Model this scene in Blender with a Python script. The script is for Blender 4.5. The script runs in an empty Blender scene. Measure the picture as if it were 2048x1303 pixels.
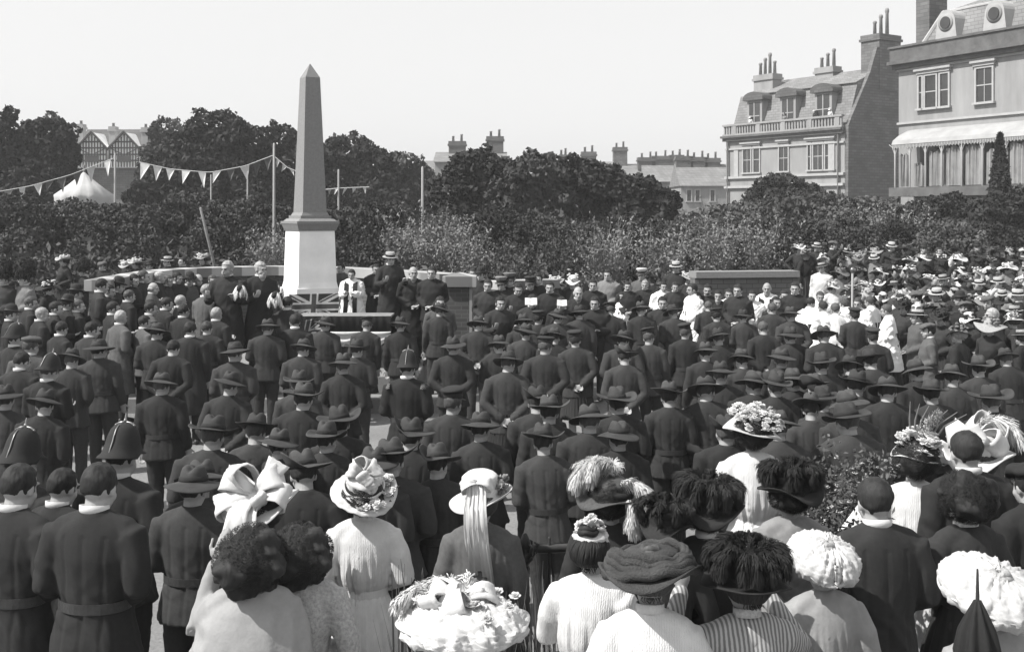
import bpy, bmesh, math, random
import numpy as np
from mathutils import Vector, Matrix, noise
R = math.radians
rnd = random.Random(7)
SC = bpy.context.scene
# ------------------------------------------------------------------ camera, sky, sun, exposure
FPX, HOR, HC, W0 = 2200.0, 425.0, 3.3, 2048.0      # focal length in photo pixels, horizon row, camera height, photo width
cam_d = bpy.data.cameras.new('camera'); cam = bpy.data.objects.new('camera', cam_d); SC.collection.objects.link(cam)
cam_d.sensor_width = 36; cam_d.sensor_fit = 'HORIZONTAL'; cam_d.lens = 36 * FPX / W0
cam_d.shift_y = -(1303 / 2 - HOR) / W0
cam_d.clip_start = .1; cam_d.clip_end = 2000
cam.location = (0, 0, HC); cam.rotation_euler = (R(90), 0, 0)
SC.camera = cam
SUN_EL, SUN_AZ = 50, 251                            # azimuth clockwise from +Y: from the left and behind the viewer
wd = bpy.data.worlds.new('World'); SC.world = wd; wd.use_nodes = True
nt = wd.node_tree; nt.nodes.clear()
sky = nt.nodes.new('ShaderNodeTexSky'); sky.sky_type = 'NISHITA'; sky.sun_disc = False
sky.sun_elevation = R(SUN_EL); sky.sun_rotation = R(SUN_AZ); sky.air_density = 1.6; sky.dust_density = 3.0; sky.ozone_density = 1.0
bw = nt.nodes.new('ShaderNodeRGBToBW'); bg = nt.nodes.new('ShaderNodeBackground'); wo = nt.nodes.new('ShaderNodeOutputWorld')
bg.inputs['Strength'].default_value = 0.15
vl = nt.nodes.new('ShaderNodeMath'); vl.operation = 'MULTIPLY_ADD'; vl.inputs[1].default_value = .25; vl.inputs[2].default_value = 2.65   # thin even cloud over the sky
nt.links.new(sky.outputs[0], bw.inputs[0]); nt.links.new(bw.outputs[0], vl.inputs[0]); nt.links.new(vl.outputs[0], bg.inputs['Color']); nt.links.new(bg.outputs[0], wo.inputs[0])
sl = bpy.data.lights.new('sun', 'SUN'); sl.energy = 4.2; sl.angle = R(.6); sl.color = (1, .985, .96)
so = bpy.data.objects.new('sun', sl); SC.collection.objects.link(so)
_a = R(SUN_AZ); _e = R(SUN_EL)
sdir = Vector((math.sin(_a) * math.cos(_e), math.cos(_a) * math.cos(_e), math.sin(_e)))
so.rotation_euler = sdir.to_track_quat('Z', 'Y').to_euler(); so.location = (0, 0, 60)
SC.view_settings.view_transform = 'Standard'; SC.view_settings.look = 'None'
SC.view_settings.exposure = 0.75; SC.view_settings.gamma = 1
SC.cycles.max_bounces = 6; SC.cycles.diffuse_bounces = 3

# ------------------------------------------------------------------ materials (a black and white place)
MATS = {}
def mat(name, v, rough=.85, var=.25, scale=6., bump=.0, bscale=80., rand=.0, spec=.25, stretch=None, scale2=None):
    if name in MATS: return MATS[name]
    m = bpy.data.materials.new(name); m.use_nodes = True; t = m.node_tree; N = t.nodes; L = t.links
    b = N['Principled BSDF']; b.inputs['Roughness'].default_value = rough
    b.inputs['Specular IOR Level'].default_value = spec
    tc = N.new('ShaderNodeTexCoord'); mp = N.new('ShaderNodeMapping'); L.new(tc.outputs['Object'], mp.inputs[0])
    if stretch: mp.inputs['Scale'].default_value = stretch
    oi = N.new('ShaderNodeObjectInfo')
    mp.inputs['Location'].default_value = (3.1, 1.7, .3)
    n = N.new('ShaderNodeTexNoise'); n.inputs['Scale'].default_value = scale; n.inputs['Detail'].default_value = 5; n.inputs['Roughness'].default_value = .65
    L.new(mp.outputs[0], n.inputs['Vector'])
    mr = N.new('ShaderNodeMapRange'); mr.inputs[1].default_value = .3; mr.inputs[2].default_value = .7
    mr.inputs[3].default_value = v * (1 - var); mr.inputs[4].default_value = v * (1 + var); L.new(n.outputs['Fac'], mr.inputs[0])
    out = mr.outputs[0]
    if rand:
        m2 = N.new('ShaderNodeMapRange'); m2.inputs[3].default_value = 1 - rand; m2.inputs[4].default_value = 1 + rand
        L.new(oi.outputs['Random'], m2.inputs[0])
        mu = N.new('ShaderNodeMath'); mu.operation = 'MULTIPLY'; L.new(out, mu.inputs[0]); L.new(m2.outputs[0], mu.inputs[1]); out = mu.outputs[0]
    L.new(out, b.inputs['Base Color'])
    if bump:
        n2 = N.new('ShaderNodeTexNoise'); n2.inputs['Scale'].default_value = bscale; n2.inputs['Detail'].default_value = 3
        L.new(mp.outputs[0], n2.inputs['Vector'])
        bp = N.new('ShaderNodeBump'); bp.inputs['Strength'].default_value = bump; bp.inputs['Distance'].default_value = .02
        L.new(n2.outputs['Fac'], bp.inputs['Height']); L.new(bp.outputs[0], b.inputs['Normal'])
    MATS[name] = m; return m
def stripes(name, v1, v2, n, axis='X', rough=.8):
    m = bpy.data.materials.new(name); m.use_nodes = True; t = m.node_tree; N = t.nodes; L = t.links
    b = N['Principled BSDF']; b.inputs['Roughness'].default_value = rough
    tc = N.new('ShaderNodeTexCoord'); w = N.new('ShaderNodeTexWave'); w.bands_direction = axis; w.inputs['Scale'].default_value = n
    w.inputs['Distortion'].default_value = .6; w.inputs['Detail Scale'].default_value = 3
    L.new(tc.outputs['Object'], w.inputs['Vector'])
    mr = N.new('ShaderNodeMapRange'); mr.inputs[1].default_value = .3; mr.inputs[2].default_value = .7
    mr.inputs[3].default_value = v1; mr.inputs[4].default_value = v2; L.new(w.outputs['Fac'], mr.inputs[0]); L.new(mr.outputs[0], b.inputs['Base Color'])
    MATS[name] = m; return m
def tucks(name, v, *a):
    m = mat(name, v, *a); t = m.node_tree; N = t.nodes; L = t.links; bp = [n for n in N if n.type == 'BUMP'][0]
    tc = N.new('ShaderNodeTexCoord'); w = N.new('ShaderNodeTexWave'); w.bands_direction = 'X'; w.inputs['Scale'].default_value = 30; w.inputs['Distortion'].default_value = 4; w.inputs['Detail Scale'].default_value = 2.5
    L.new(tc.outputs['Object'], w.inputs['Vector']); b2 = N.new('ShaderNodeBump'); b2.inputs['Strength'].default_value = .22; b2.inputs['Distance'].default_value = .012
    L.new(w.outputs['Fac'], b2.inputs['Height']); L.new(bp.outputs[0], b2.inputs['Normal']); L.new(b2.outputs[0], N['Principled BSDF'].inputs['Normal']); return m
def courses(name, v, dark, sx, sy, var=.15):
    """brick or slate courses"""
    m = bpy.data.materials.new(name); m.use_nodes = True; t = m.node_tree; N = t.nodes; L = t.links
    b = N['Principled BSDF']; b.inputs['Roughness'].default_value = .9
    tc = N.new('ShaderNodeTexCoord'); mp = N.new('ShaderNodeMapping'); mp.inputs['Rotation'].default_value = (R(90), 0, 0)
    br = N.new('ShaderNodeTexBrick'); L.new(tc.outputs['Object'], mp.inputs[0])
    sp = N.new('ShaderNodeSeparateXYZ'); L.new(tc.outputs['Object'], sp.inputs[0])
    ad = N.new('ShaderNodeMath'); ad.operation = 'ADD'; L.new(sp.outputs[0], ad.inputs[0]); L.new(sp.outputs[1], ad.inputs[1])
    cb = N.new('ShaderNodeCombineXYZ'); L.new(ad.outputs[0], cb.inputs[0]); L.new(sp.outputs[2], cb.inputs[1])
    L.new(cb.outputs[0], br.inputs['Vector'])
    br.inputs['Scale'].default_value = 1; br.inputs['Brick Width'].default_value = sx; br.inputs['Row Height'].default_value = sy
    br.inputs['Mortar Size'].default_value = sy * .09
    br.inputs['Color1'].default_value = (v * (1 - var),) * 3 + (1,); br.inputs['Color2'].default_value = (v * (1 + var),) * 3 + (1,)
    br.inputs['Mortar'].default_value = (dark,) * 3 + (1,)
    n = N.new('ShaderNodeTexNoise'); n.inputs['Scale'].default_value = .7; n.inputs['Detail'].default_value = 6; L.new(tc.outputs['Object'], n.inputs['Vector'])
    mr = N.new('ShaderNodeMapRange'); mr.inputs[3].default_value = .6; mr.inputs[4].default_value = 1.4; L.new(n.outputs['Fac'], mr.inputs[0])
    mx = N.new('ShaderNodeMix'); mx.data_type = 'RGBA'; mx.blend_type = 'MULTIPLY'; mx.inputs[0].default_value = 1
    L.new(br.outputs['Color'], mx.inputs[6]); L.new(mr.outputs[0], mx.inputs[7]); L.new(mx.outputs[2], b.inputs['Base Color'])
    MATS[name] = m; return m

KHAKI = mat('khaki serge', .034, .9, .13, 45, .2, 260, .22)
KHAKI2 = mat('dark khaki serge', .026, .9, .13, 45, .2, 260, .2)
FELT = mat('slouch hat felt', .042, .85, .28, 9, .2, 200, .28)
NAVY = mat('dark blue cloth', .024, .85, .13, 45, .2, 240, .2)
BLACK = mat('black cloth', .02, .85, .13, 45, .2, 240, .2)
TWEED = mat('grey tweed', .075, .9, .13, 45, .2, 260, .25)
GREYC = mat('mid grey cloth', .15, .9, .13, 45, .2, 240, .25)
SURP = mat('white surplice linen', .7, .85, .06, 9, .1, 150, .04)
WHITE = mat('white linen', .5, .85, .1, 9, .12, 150, .06)
LAWN = tucks('white lawn blouse', .54, .8, .09, 14, .12, 160, .04)
CREAM = mat('cream straw', .46, .8, .15, 50, .25, 300, .06)
STRAW = mat('pale straw', .32, .8, .2, 50, .6, 300, .2)
SKIN = mat('skin', .3, .55, .12, 14, .1, 200, .1)
DARKP = mat('dark pupils and lips', .05, .5, .1)
HAIRD = mat('dark hair', .024, .65, .45, 30, .3, 60, .2, .15, (1, 1, .25))
HAIRG = mat('grey hair', .27, .55, .3, 40, .6, 60, .2, .4, (1, 1, .25))
HAIRB = mat('brown hair', .055, .6, .45, 30, .3, 60, .3, .2, (1, 1, .25))
LEATHER = mat('dark leather', .04, .4, .3, 10, .2, 100)
BUFF = mat('white buff leather', .4, .6, .12, 10)
METAL = mat('bright plated metal', .2, .35, .1, 10); MATS['bright plated metal'].node_tree.nodes['Principled BSDF'].inputs['Metallic'].default_value = .8
GRANITE = mat('grey granite', .2, .75, .12, 26, .2, 160)
MARBLE = mat('white marble', .8, .6, .09, 2.2, .1, 60)
STONE = courses('pale coping stone', .38, .16, .95, 3.0)
IRON = mat('black ironwork', .03, .45, .3, 8)
WOOD = mat('weathered timber', .2, .8, .25, 12)
BARK = mat('bark', .09, .9, .35, 12, .6, 30)
FLAGR = mat('flag red bunting', .1, .85, .15, 12, .3, 200)
FLAGB = mat('flag blue bunting', .05, .85, .15, 12, .3, 200)
FLAGW = mat('flag white bunting', .6, .85, .1, 12, .3, 200)
AWN = mat('verandah awning', .3, .85, .15, 1.2, .2, 12); BLIND = mat('verandah blinds', .25, .85, .2, 2, .2, 12)
GLASS = mat('dark window glass', .035, .12, .4, .5, spec=.5)
STUCCO = mat('pale painted stucco', .25, .85, .2, .9, .25, 20, stretch=(1, 1, .22))
STUCCO2 = mat('white painted trim', .34, .8, .1, 3)
SLATE = courses('roof slate', .17, .1, .5, .22)
SLATED = courses('dark roof slate', .08, .045, .5, .22)
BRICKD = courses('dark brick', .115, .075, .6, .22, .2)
BRICK = courses('garden wall brick', .075, .12, .24, .08, .25)
LEAD = mat('dark lead and cornice grey', .1, .8, .3, 2)  # dark grey, tone varied at random, for cornices, parapet, drainpipes and verandah floor
CLAYPOT = mat('chimney pot clay', .2, .85, .2, 4)
CANVAS = mat('tent canvas', .42, .85, .1, 2, .3, 12)

# ------------------------------------------------------------------ object helpers
def link(o, parent=None):
    SC.collection.objects.link(o)
    if parent is not None: o.parent = parent
    return o
def tag(o, label=None, cat=None, group=None, kind=None):
    if label: o['label'] = label
    if cat: o['category'] = cat
    if group: o['group'] = group
    if kind: o['kind'] = kind
    return o
def empty(name, loc, rz=0):
    o = bpy.data.objects.new(name, None); o.location = loc; o.rotation_euler = (0, 0, rz); o.empty_display_size = .2
    return link(o)
def to_mesh(bm, name, mats, smooth=True):
    bmesh.ops.recalc_face_normals(bm, faces=bm.faces)
    me = bpy.data.meshes.new(name); bm.to_mesh(me); bm.free()
    for m in (mats if isinstance(mats, (list, tuple)) else [mats]): me.materials.append(m)
    if smooth: me.polygons.foreach_set('use_smooth', [True] * len(me.polygons))
    return me
def inst(name, me, parent=None, loc=None, m=None, mw=None):
    o = bpy.data.objects.new(name, me); link(o, parent)
    if mw is not None: o.matrix_local = mw
    elif loc is not None: o.location = loc
    if m is not None:
        o.material_slots[0].link = 'OBJECT'; o.material_slots[0].material = m
    return o
def obj(name, bm, mats, parent=None, loc=None, smooth=False):
    return inst(name, to_mesh(bm, name, mats, smooth), parent, loc)
def BM(): return bmesh.new()
def box(bm, x0, x1, y0, y1, z0, z1, mi=0, bev=0, mw=None):
    vs = [bm.verts.new(p) for p in ((x0, y0, z0), (x1, y0, z0), (x1, y1, z0), (x0, y1, z0), (x0, y0, z1), (x1, y0, z1), (x1, y1, z1), (x0, y1, z1))]
    fs = [bm.faces.new([vs[i] for i in f]) for f in ((0, 3, 2, 1), (4, 5, 6, 7), (0, 1, 5, 4), (1, 2, 6, 5), (2, 3, 7, 6), (3, 0, 4, 7))]
    for f in fs: f.material_index = mi
    if mw is not None: bmesh.ops.transform(bm, matrix=mw, verts=vs)
    if bev:
        es = {e for f in fs for e in f.edges}
        bmesh.ops.bevel(bm, geom=list(es), offset=bev, segments=1, affect='EDGES')
    return vs
def prism(bm, poly, y0, y1, mi=0):
    """polygon in xz, extruded along y"""
    a = [bm.verts.new((x, y0, z)) for x, z in poly]; b = [bm.verts.new((x, y1, z)) for x, z in poly]
    n = len(poly); fs = [bm.faces.new(a), bm.faces.new(b[::-1])]
    for i in range(n): fs.append(bm.faces.new((a[i], b[i], b[(i + 1) % n], a[(i + 1) % n])))
    for f in fs: f.material_index = mi
    return a + b
def prism_x(bm, poly, x0, x1, mi=0):
    a = [bm.verts.new((x0, y, z)) for y, z in poly]; b = [bm.verts.new((x1, y, z)) for y, z in poly]
    n = len(poly); fs = [bm.faces.new(a), bm.faces.new(b[::-1])]
    for i in range(n): fs.append(bm.faces.new((a[i], b[i], b[(i + 1) % n], a[(i + 1) % n])))
    for f in fs: f.material_index = mi
    return a + b
def tube(bm, pts, rad, seg=10, flat=1.0, cap=True, mi=0, ref=None):
    pts = [Vector(p) for p in pts]; n = len(pts)
    if not isinstance(rad, (list, tuple)): rad = [rad] * n
    rings = []
    prev = None
    seq = []
    for i in range(n):
        t = (pts[min(i + 1, n - 1)] - pts[max(i - 1, 0)]).normalized()
        seq.append((pts[i], t, rad[i]))
    if cap:
        p, t, r = seq[0]; pre = [(p - t * r * .75, t, r * .62)]
        p, t, r = seq[-1]; post = [(p + t * r * .75, t, r * .62)]
        tips = (seq[0][0] - seq[0][1] * seq[0][2], seq[-1][0] + seq[-1][1] * seq[-1][2])
        seq = pre + seq + post
    for p, t, r in seq:
        if prev is None:
            u = Vector(ref) if ref else (Vector((0, 0, 1)) if abs(t.z) < .9 else Vector((0, 1, 0)))
        else: u = prev
        u = (u - t * u.dot(t)).normalized(); prev = u; v = t.cross(u)
        rings.append([bm.verts.new(p + u * math.cos(2 * math.pi * k / seg) * r + v * math.sin(2 * math.pi * k / seg) * r * flat) for k in range(seg)])
    fs = []
    for a, b in zip(rings, rings[1:]):
        for k in range(seg): fs.append(bm.faces.new((a[k], a[(k + 1) % seg], b[(k + 1) % seg], b[k])))
    if cap:
        for ring, tip, flip in ((rings[0], tips[0], 1), (rings[-1], tips[1], 0)):
            c = bm.verts.new(tip)
            for k in range(seg): fs.append(bm.faces.new((ring[k], c, ring[(k + 1) % seg])))
    else:
        fs.append(bm.faces.new(rings[0])); fs.append(bm.faces.new(rings[-1]))
    for f in fs: f.material_index = mi
    return rings
def loft(bm, rings, seg=22, mi=0, power=2.0):
    """rings: (cx, cy, cz, rx, ry); closed at both ends"""
    rs = []
    for cx, cy, cz, rx, ry in rings:
        r = []
        for k in range(seg):
            a = 2 * math.pi * k / seg; c, s = math.cos(a), math.sin(a)
            e = 2 / power
            r.append(bm.verts.new((cx + rx * math.copysign(abs(c) ** e, c), cy + ry * math.copysign(abs(s) ** e, s), cz)))
        rs.append(r)
    for a, b in zip(rs, rs[1:]):
        for k in range(seg): bm.faces.new((a[k], a[(k + 1) % seg], b[(k + 1) % seg], b[k])).material_index = mi
    bm.faces.new(rs[0]).material_index = mi; bm.faces.new(rs[-1]).material_index = mi
    return rs
def ball(bm, c, r, seg=14, rings=9, mi=0, mw=None):
    if not isinstance(r, (tuple, list)): r = (r, r, r)
    m = Matrix.Translation(c) @ Matrix.Diagonal((*r, 1))
    if mw is not None: m = mw @ m
    rows = [[bm.verts.new(m @ Vector((0, 0, 1)))]]
    for i in range(1, rings):
        t = math.pi * i / rings; z, q = math.cos(t), math.sin(t)
        rows.append([bm.verts.new(m @ Vector((q * math.cos(2 * math.pi * k / seg), q * math.sin(2 * math.pi * k / seg), z))) for k in range(seg)])
    rows.append([bm.verts.new(m @ Vector((0, 0, -1)))])
    for a, b in zip(rows, rows[1:]):
        for k in range(seg):
            k2 = (k + 1) % seg
            f = bm.faces.new((a[0], b[k], b[k2])) if len(a) == 1 else bm.faces.new((a[k], b[0], a[k2])) if len(b) == 1 else bm.faces.new((a[k], b[k], b[k2], a[k2]))
            f.material_index = mi
    return [v for w in rows for v in w]
def lathe(bm, prof, seg=28, warp=None, mi=0):
    rs = []
    for r, z in prof:
        if r < 1e-6: rs.append([bm.verts.new((0, 0, z))]); continue
        rs.append([bm.verts.new((r * math.cos(2 * math.pi * k / seg), r * math.sin(2 * math.pi * k / seg), z)) for k in range(seg)])
    nv = [v for r in rs for v in r]
    for a, b in zip(rs, rs[1:]):
        for k in range(seg):
            k2 = (k + 1) % seg
            if len(a) == 1 and len(b) == 1: continue
            if len(a) == 1: f = bm.faces.new((a[0], b[k], b[k2]))
            elif len(b) == 1: f = bm.faces.new((a[k], b[0], a[k2]))
            else: f = bm.faces.new((a[k], b[k], b[k2], a[k2]))
            f.material_index = mi
    if warp:
        for v in nv: v.co = warp(v.co.copy())
    return nv
TMP = bpy.data.scenes.new('workbench')
def voxel(bm, size, smooth=2, name='m', mats=SKIN):
    bmesh.ops.recalc_face_normals(bm, faces=bm.faces)
    me = bpy.data.meshes.new('tmp'); bm.to_mesh(me); bm.free()
    o = bpy.data.objects.new('tmp', me); TMP.collection.objects.link(o)
    md = o.modifiers.new('r', 'REMESH'); md.mode = 'VOXEL'; md.voxel_size = size
    if smooth:
        s = o.modifiers.new('s', 'SMOOTH'); s.iterations = smooth; s.factor = .5
    TMP.view_layers[0].update(); dg = TMP.view_layers[0].depsgraph
    out = bpy.data.meshes.new_from_object(o.evaluated_get(dg))
    bpy.data.objects.remove(o); bpy.data.meshes.remove(me)
    out.name = name; out.materials.clear()
    for m in (mats if isinstance(mats, (list, tuple)) else [mats]): out.materials.append(m)
    out.polygons.foreach_set('use_smooth', [True] * len(out.polygons))
    return out
def displace(me, fn):
    n = len(me.vertices); co = np.empty(n * 3, np.float32); no = np.empty(n * 3, np.float32)
    me.vertices.foreach_get('co', co); me.vertex_normals.foreach_get('vector', no); co = co.reshape(-1, 3); no = no.reshape(-1, 3)
    d = np.array([fn(Vector(c)) for c in co.tolist()], np.float32); me.vertices.foreach_set('co', (co + no * d[:, None]).ravel()); me.update()
_RA = Matrix.Rotation(.6, 3, (.3, 1, .4)); _RB = Matrix.Rotation(1.1, 3, (1, -.4, .7))
def wrinkle(me, amp, f=(10, 10, 22), seed=0, fn=None):
    """cloth creases: warped ridged noise"""
    def g(c):
        q = c + .05 * Vector((noise.noise(c * 4 + Vector((seed, 0, 0))), noise.noise(c * 4 + Vector((0, seed, 9))), noise.noise(c * 4 + Vector((7, 0, seed)))))
        p = _RA @ q; p2 = _RB @ q
        a = .5 - 1.6 * abs(noise.noise(Vector((p.x * f[0], p.y * f[1], p.z * f[2])) + Vector((seed * 3.7, .37, .61))))
        k = math.exp(-((c.z - 1.06) / .09) ** 2) + (.9 if abs(c.x) > .2 else 0)
        b = noise.noise(Vector((p2.x * f[0] * .35, p2.y * f[1] * .35, p2.z * f[0] * 1.7)) + Vector((.3, seed * 1.9, .2))) * min(1, k + .15)
        return (a + b) * amp * (fn(c) if fn else 1)
    displace(me, g)
def join(me, bm2):
    """add the geometry of bm2 to mesh me"""
    b = bmesh.new(); b.from_mesh(me)
    t = bpy.data.meshes.new('t'); bmesh.ops.recalc_face_normals(bm2, faces=bm2.faces); bm2.to_mesh(t); bm2.free()
    b.from_mesh(t); bpy.data.meshes.remove(t)
    b.to_mesh(me); b.free()
    me.polygons.foreach_set('use_smooth', [True] * len(me.polygons)); me.update()
    return me
def smooth01(a, b, x):
    t = max(0, min(1, (x - a) / (b - a))); return t * t * (3 - 2 * t)
def ground_z(x, y):
    z = .3 * (1 - smooth01(6.1, 7.0, y))
    rt = smooth01(6, 9, x)                                     # on the right the bank starts nearer
    z += .3 * smooth01(17.3, 19.3, y) * (1 - smooth01(1.5, 3.5, x)) * (1 - smooth01(22, 24.5, y))     # paved step before the wall
    z += .75 * (smooth01(23, 31, y) * rt + smooth01(25, 28, y) * (1 - rt))
    z += 1.5 * smooth01(32, 60, y) + 1.4 * smooth01(60, 120, y) + 30 * smooth01(300, 900, y)
    return z
def at(px, py, d): return Vector(((px - 1024) / FPX * d, d, HC - (py - HOR) / FPX * d))
def spot(px, py, top, d=None):
    """ground point of something whose top, `top` metres above the ground, shows at pixel row py"""
    if d is None:
        d = 15.0
        for _ in range(60):
            x = (px - 1024) / FPX * d
            nd = FPX * (HC - ground_z(x, d) - top) / max(py - HOR, 8)
            d = d * .6 + max(3, min(60, nd)) * .4
    x = (px - 1024) / FPX * d
    return Vector((x, d, ground_z(x, d)))
# ------------------------------------------------------------------ ground
def ground():
    ys = list(np.concatenate([np.linspace(-6, 34, 81), np.linspace(36, 130, 40), np.linspace(150, 900, 26)]))
    bm = BM(); rows = []
    for y in ys:
        hw = max(30, y * 1.2 + 30)
        rows.append([bm.verts.new((x, y, ground_z(x, y) + (.012 * noise.noise(Vector((x * .8, y * .8, 0))) if y < 30 else .25 * noise.noise(Vector((x * .1, y * .1, 0))))))
                     for x in np.linspace(-hw, hw, 61)])
    for a, b in zip(rows, rows[1:]):
        for k in range(60): bm.faces.new((a[k], a[k + 1], b[k + 1], b[k]))
    m = bpy.data.materials.new('gravel and grass'); m.use_nodes = True; t = m.node_tree; N = t.nodes; L = t.links; b = N['Principled BSDF']
    b.inputs['Roughness'].default_value = .95
    tc = N.new('ShaderNodeTexCoord'); sp = N.new('ShaderNodeSeparateXYZ'); L.new(tc.outputs['Object'], sp.inputs[0])
    n1 = N.new('ShaderNodeTexNoise'); n1.inputs['Scale'].default_value = 26; n1.inputs['Detail'].default_value = 8; L.new(tc.outputs['Object'], n1.inputs['Vector'])
    n0 = N.new('ShaderNodeTexNoise'); n0.inputs['Scale'].default_value = .9; n0.inputs['Detail'].default_value = 4; L.new(tc.outputs['Object'], n0.inputs['Vector'])
    ad = N.new('ShaderNodeMath'); ad.operation = 'ADD'; L.new(n1.outputs['Fac'], ad.inputs[0]); L.new(n0.outputs['Fac'], ad.inputs[1])
    g1 = N.new('ShaderNodeMapRange'); g1.inputs[1].default_value = .5; g1.inputs[2].default_value = 1.5; g1.inputs[3].default_value = .11; g1.inputs[4].default_value = .22; L.new(ad.outputs[0], g1.inputs[0])
    g2 = N.new('ShaderNodeMapRange'); g2.inputs[1].default_value = .5; g2.inputs[2].default_value = 1.5; g2.inputs[3].default_value = .035; g2.inputs[4].default_value = .09; L.new(ad.outputs[0], g2.inputs[0])
    mk = N.new('ShaderNodeMapRange'); mk.inputs[1].default_value = 24; mk.inputs[2].default_value = 26; L.new(sp.outputs[1], mk.inputs[0])
    mx = N.new('ShaderNodeMix'); mx.data_type = 'FLOAT'; L.new(mk.outputs[0], mx.inputs[0]); L.new(g1.outputs[0], mx.inputs[2]); L.new(g2.outputs[0], mx.inputs[3])
    L.new(mx.outputs[0], b.inputs['Base Color'])
    bp = N.new('ShaderNodeBump'); bp.inputs['Strength'].default_value = .6; bp.inputs['Distance'].default_value = .02; L.new(n1.outputs['Fac'], bp.inputs['Height']); L.new(bp.outputs[0], b.inputs['Normal'])
    tag(obj('ground', bm, m, smooth=True), kind='structure')
ground()

# ------------------------------------------------------------------ foliage
def leafmat(name, v, var=.35):
    m = mat(name, v, .85, var, .55, spec=.06)
    return m
LEAF_D = leafmat('dark evergreen leaves', .04); LEAF_M = leafmat('mid green leaves', .066); LEAF_L = leafmat('grey green leaves', .1); LEAF_S = leafmat('silvery blades', .2)
def cards(P, size, nrm=None, seed=0, elong=1.6):
    """numpy array of leaf points -> vertices and faces of bent leaf quads"""
    g = np.random.default_rng(seed); n = len(P)
    d = g.normal(size=(n, 3))
    if nrm is not None: d = d * .9 + nrm * .55
    d /= np.linalg.norm(d, axis=1)[:, None] + 1e-9
    a = g.normal(size=(n, 3)); u = np.cross(d, a); u /= np.linalg.norm(u, axis=1)[:, None] + 1e-9; v = np.cross(d, u)
    s = (size * g.uniform(.6, 1.3, n))[:, None]
    V = np.stack([P - u * s * elong * .5, P + v * s * .5 + d * s * .1, P + u * s * elong * .5, P - v * s * .5 + d * s * .1], 1).reshape(-1, 3)
    return V
def quads_mesh(name, V, m):
    n = len(V) // 4; me = bpy.data.meshes.new(name)
    me.vertices.add(len(V)); me.vertices.foreach_set('co', V.astype(np.float32).ravel())
    me.loops.add(4 * n); me.loops.foreach_set('vertex_index', np.arange(4 * n, dtype=np.int32))
    me.polygons.add(n); me.polygons.foreach_set('loop_start', np.arange(0, 4 * n, 4, dtype=np.int32))
    me.update(calc_edges=True); me.materials.append(m); return me
def crown_points(lobes, n, g):
    """leaf positions in clumps spread over the shell and the inside of ellipsoid lobes"""
    out = []; nr = []
    vol = np.array([l[3] * l[5] for l in lobes]); vol /= vol.sum()
    for l, w in zip(lobes, vol):
        c = np.array(l[:3]); r = np.array(l[3:6]); k = max(8, int(n * w))
        nc = max(14, int(44 * math.sqrt(w * len(lobes))))
        cd = g.normal(size=(nc, 3)); cd[:, 2] = cd[:, 2] * .9 + .15; cd /= np.linalg.norm(cd, axis=1)[:, None]
        cr = g.uniform(.7, 1.13, nc)[:, None]; cs = g.uniform(.12, .27, nc)
        idx = g.integers(0, nc, k)
        o = g.normal(size=(k, 3)); o /= np.linalg.norm(o, axis=1)[:, None]
        rr = g.uniform(.35, 1, k)[:, None] ** .5
        p = cd[idx] * cr[idx] + o * rr * cs[idx][:, None]
        ins = g.uniform(size=k) < .42
        q = g.normal(size=(k, 3)); q /= np.linalg.norm(q, axis=1)[:, None]
        p[ins] = q[ins] * g.uniform(.5, 1.0, (int(ins.sum()), 1)) ** .5
        out.append(c + p * r); nr.append(o * .6 + p / (np.linalg.norm(p, axis=1)[:, None] + 1e-6))
    return np.concatenate(out), np.concatenate(nr)
def tree(name, label, cat, base, lobes, n, leaf, m, seed, trunk_r=.25, group=None):
    """lobes in absolute coordinates"""
    g = np.random.default_rng(seed); base = Vector(base)
    root = empty(name, base); tag(root, label, cat, group)
    P, nr = crown_points([(l[0] - base.x, l[1] - base.y, l[2] - base.z, *l[3:]) for l in lobes], n, g)
    inst('crown', quads_mesh('crown', cards(P, leaf, nr, seed), m), root)
    bm = BM()
    top = Vector((sum(l[0] for l in lobes) / len(lobes) - base.x, sum(l[1] for l in lobes) / len(lobes) - base.y, max(l[2] for l in lobes) - base.z))
    fork = top * .45; fork.z = top.z * .4
    tube(bm, [(0, 0, -.3), fork * .5 + Vector((.1, 0, 0)), fork], [trunk_r * 1.25, trunk_r, trunk_r * .8], 9)
    for l in lobes:
        e = Vector(l[:3]) - base
        tube(bm, [fork, fork.lerp(e, .55) + Vector((g.uniform(-.2, .2), g.uniform(-.2, .2), .2)), e, e + Vector((0, 0, l[5] * .6))], [trunk_r * .6, trunk_r * .4, trunk_r * .22, trunk_r * .08], 7)
    obj('trunk', bm, BARK, root, smooth=True)
    return root
def lobe(px, py, d, wpx, hpx, dep=None):
    """ellipsoid seen at pixel centre with pixel half sizes"""
    p = at(px, py, d); k = d / FPX
    return (p.x, p.y, p.z, wpx * k, (dep or wpx * .8) * k, hpx * k)
def tree_px(name, label, cat, d, lobes, n, leaf, m, seed, tr=.25, group=None):
    ls = [lobe(a, b, d + (0 if len(q) < 3 else q[2]), q[0], q[1]) for (a, b, *q) in lobes]
    x = sum(l[0] for l in ls) / len(ls); y = d
    x0 = min(l[0] - l[3] for l in ls); x1 = max(l[0] + l[3] for l in ls); zlow = min(l[2] for l in ls); zg = ground_z(x, y)
    if zlow - zg > .5:                                           # low boughs down to the ground
        for q in (.25, .75): ls.append((x0 + (x1 - x0) * q, y - .6, (zlow + zg) * .5 - .2, (x1 - x0) * .34, (x1 - x0) * .3, (zlow - zg) * .62 + .5))
    n = int(n * 2.2); leaf *= .74
    return tree(name, label, cat, (x, y, ground_z(x, y)), ls, n, leaf, m, seed, tr, group)
G1 = 'trees of the dark wood at left'
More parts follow.
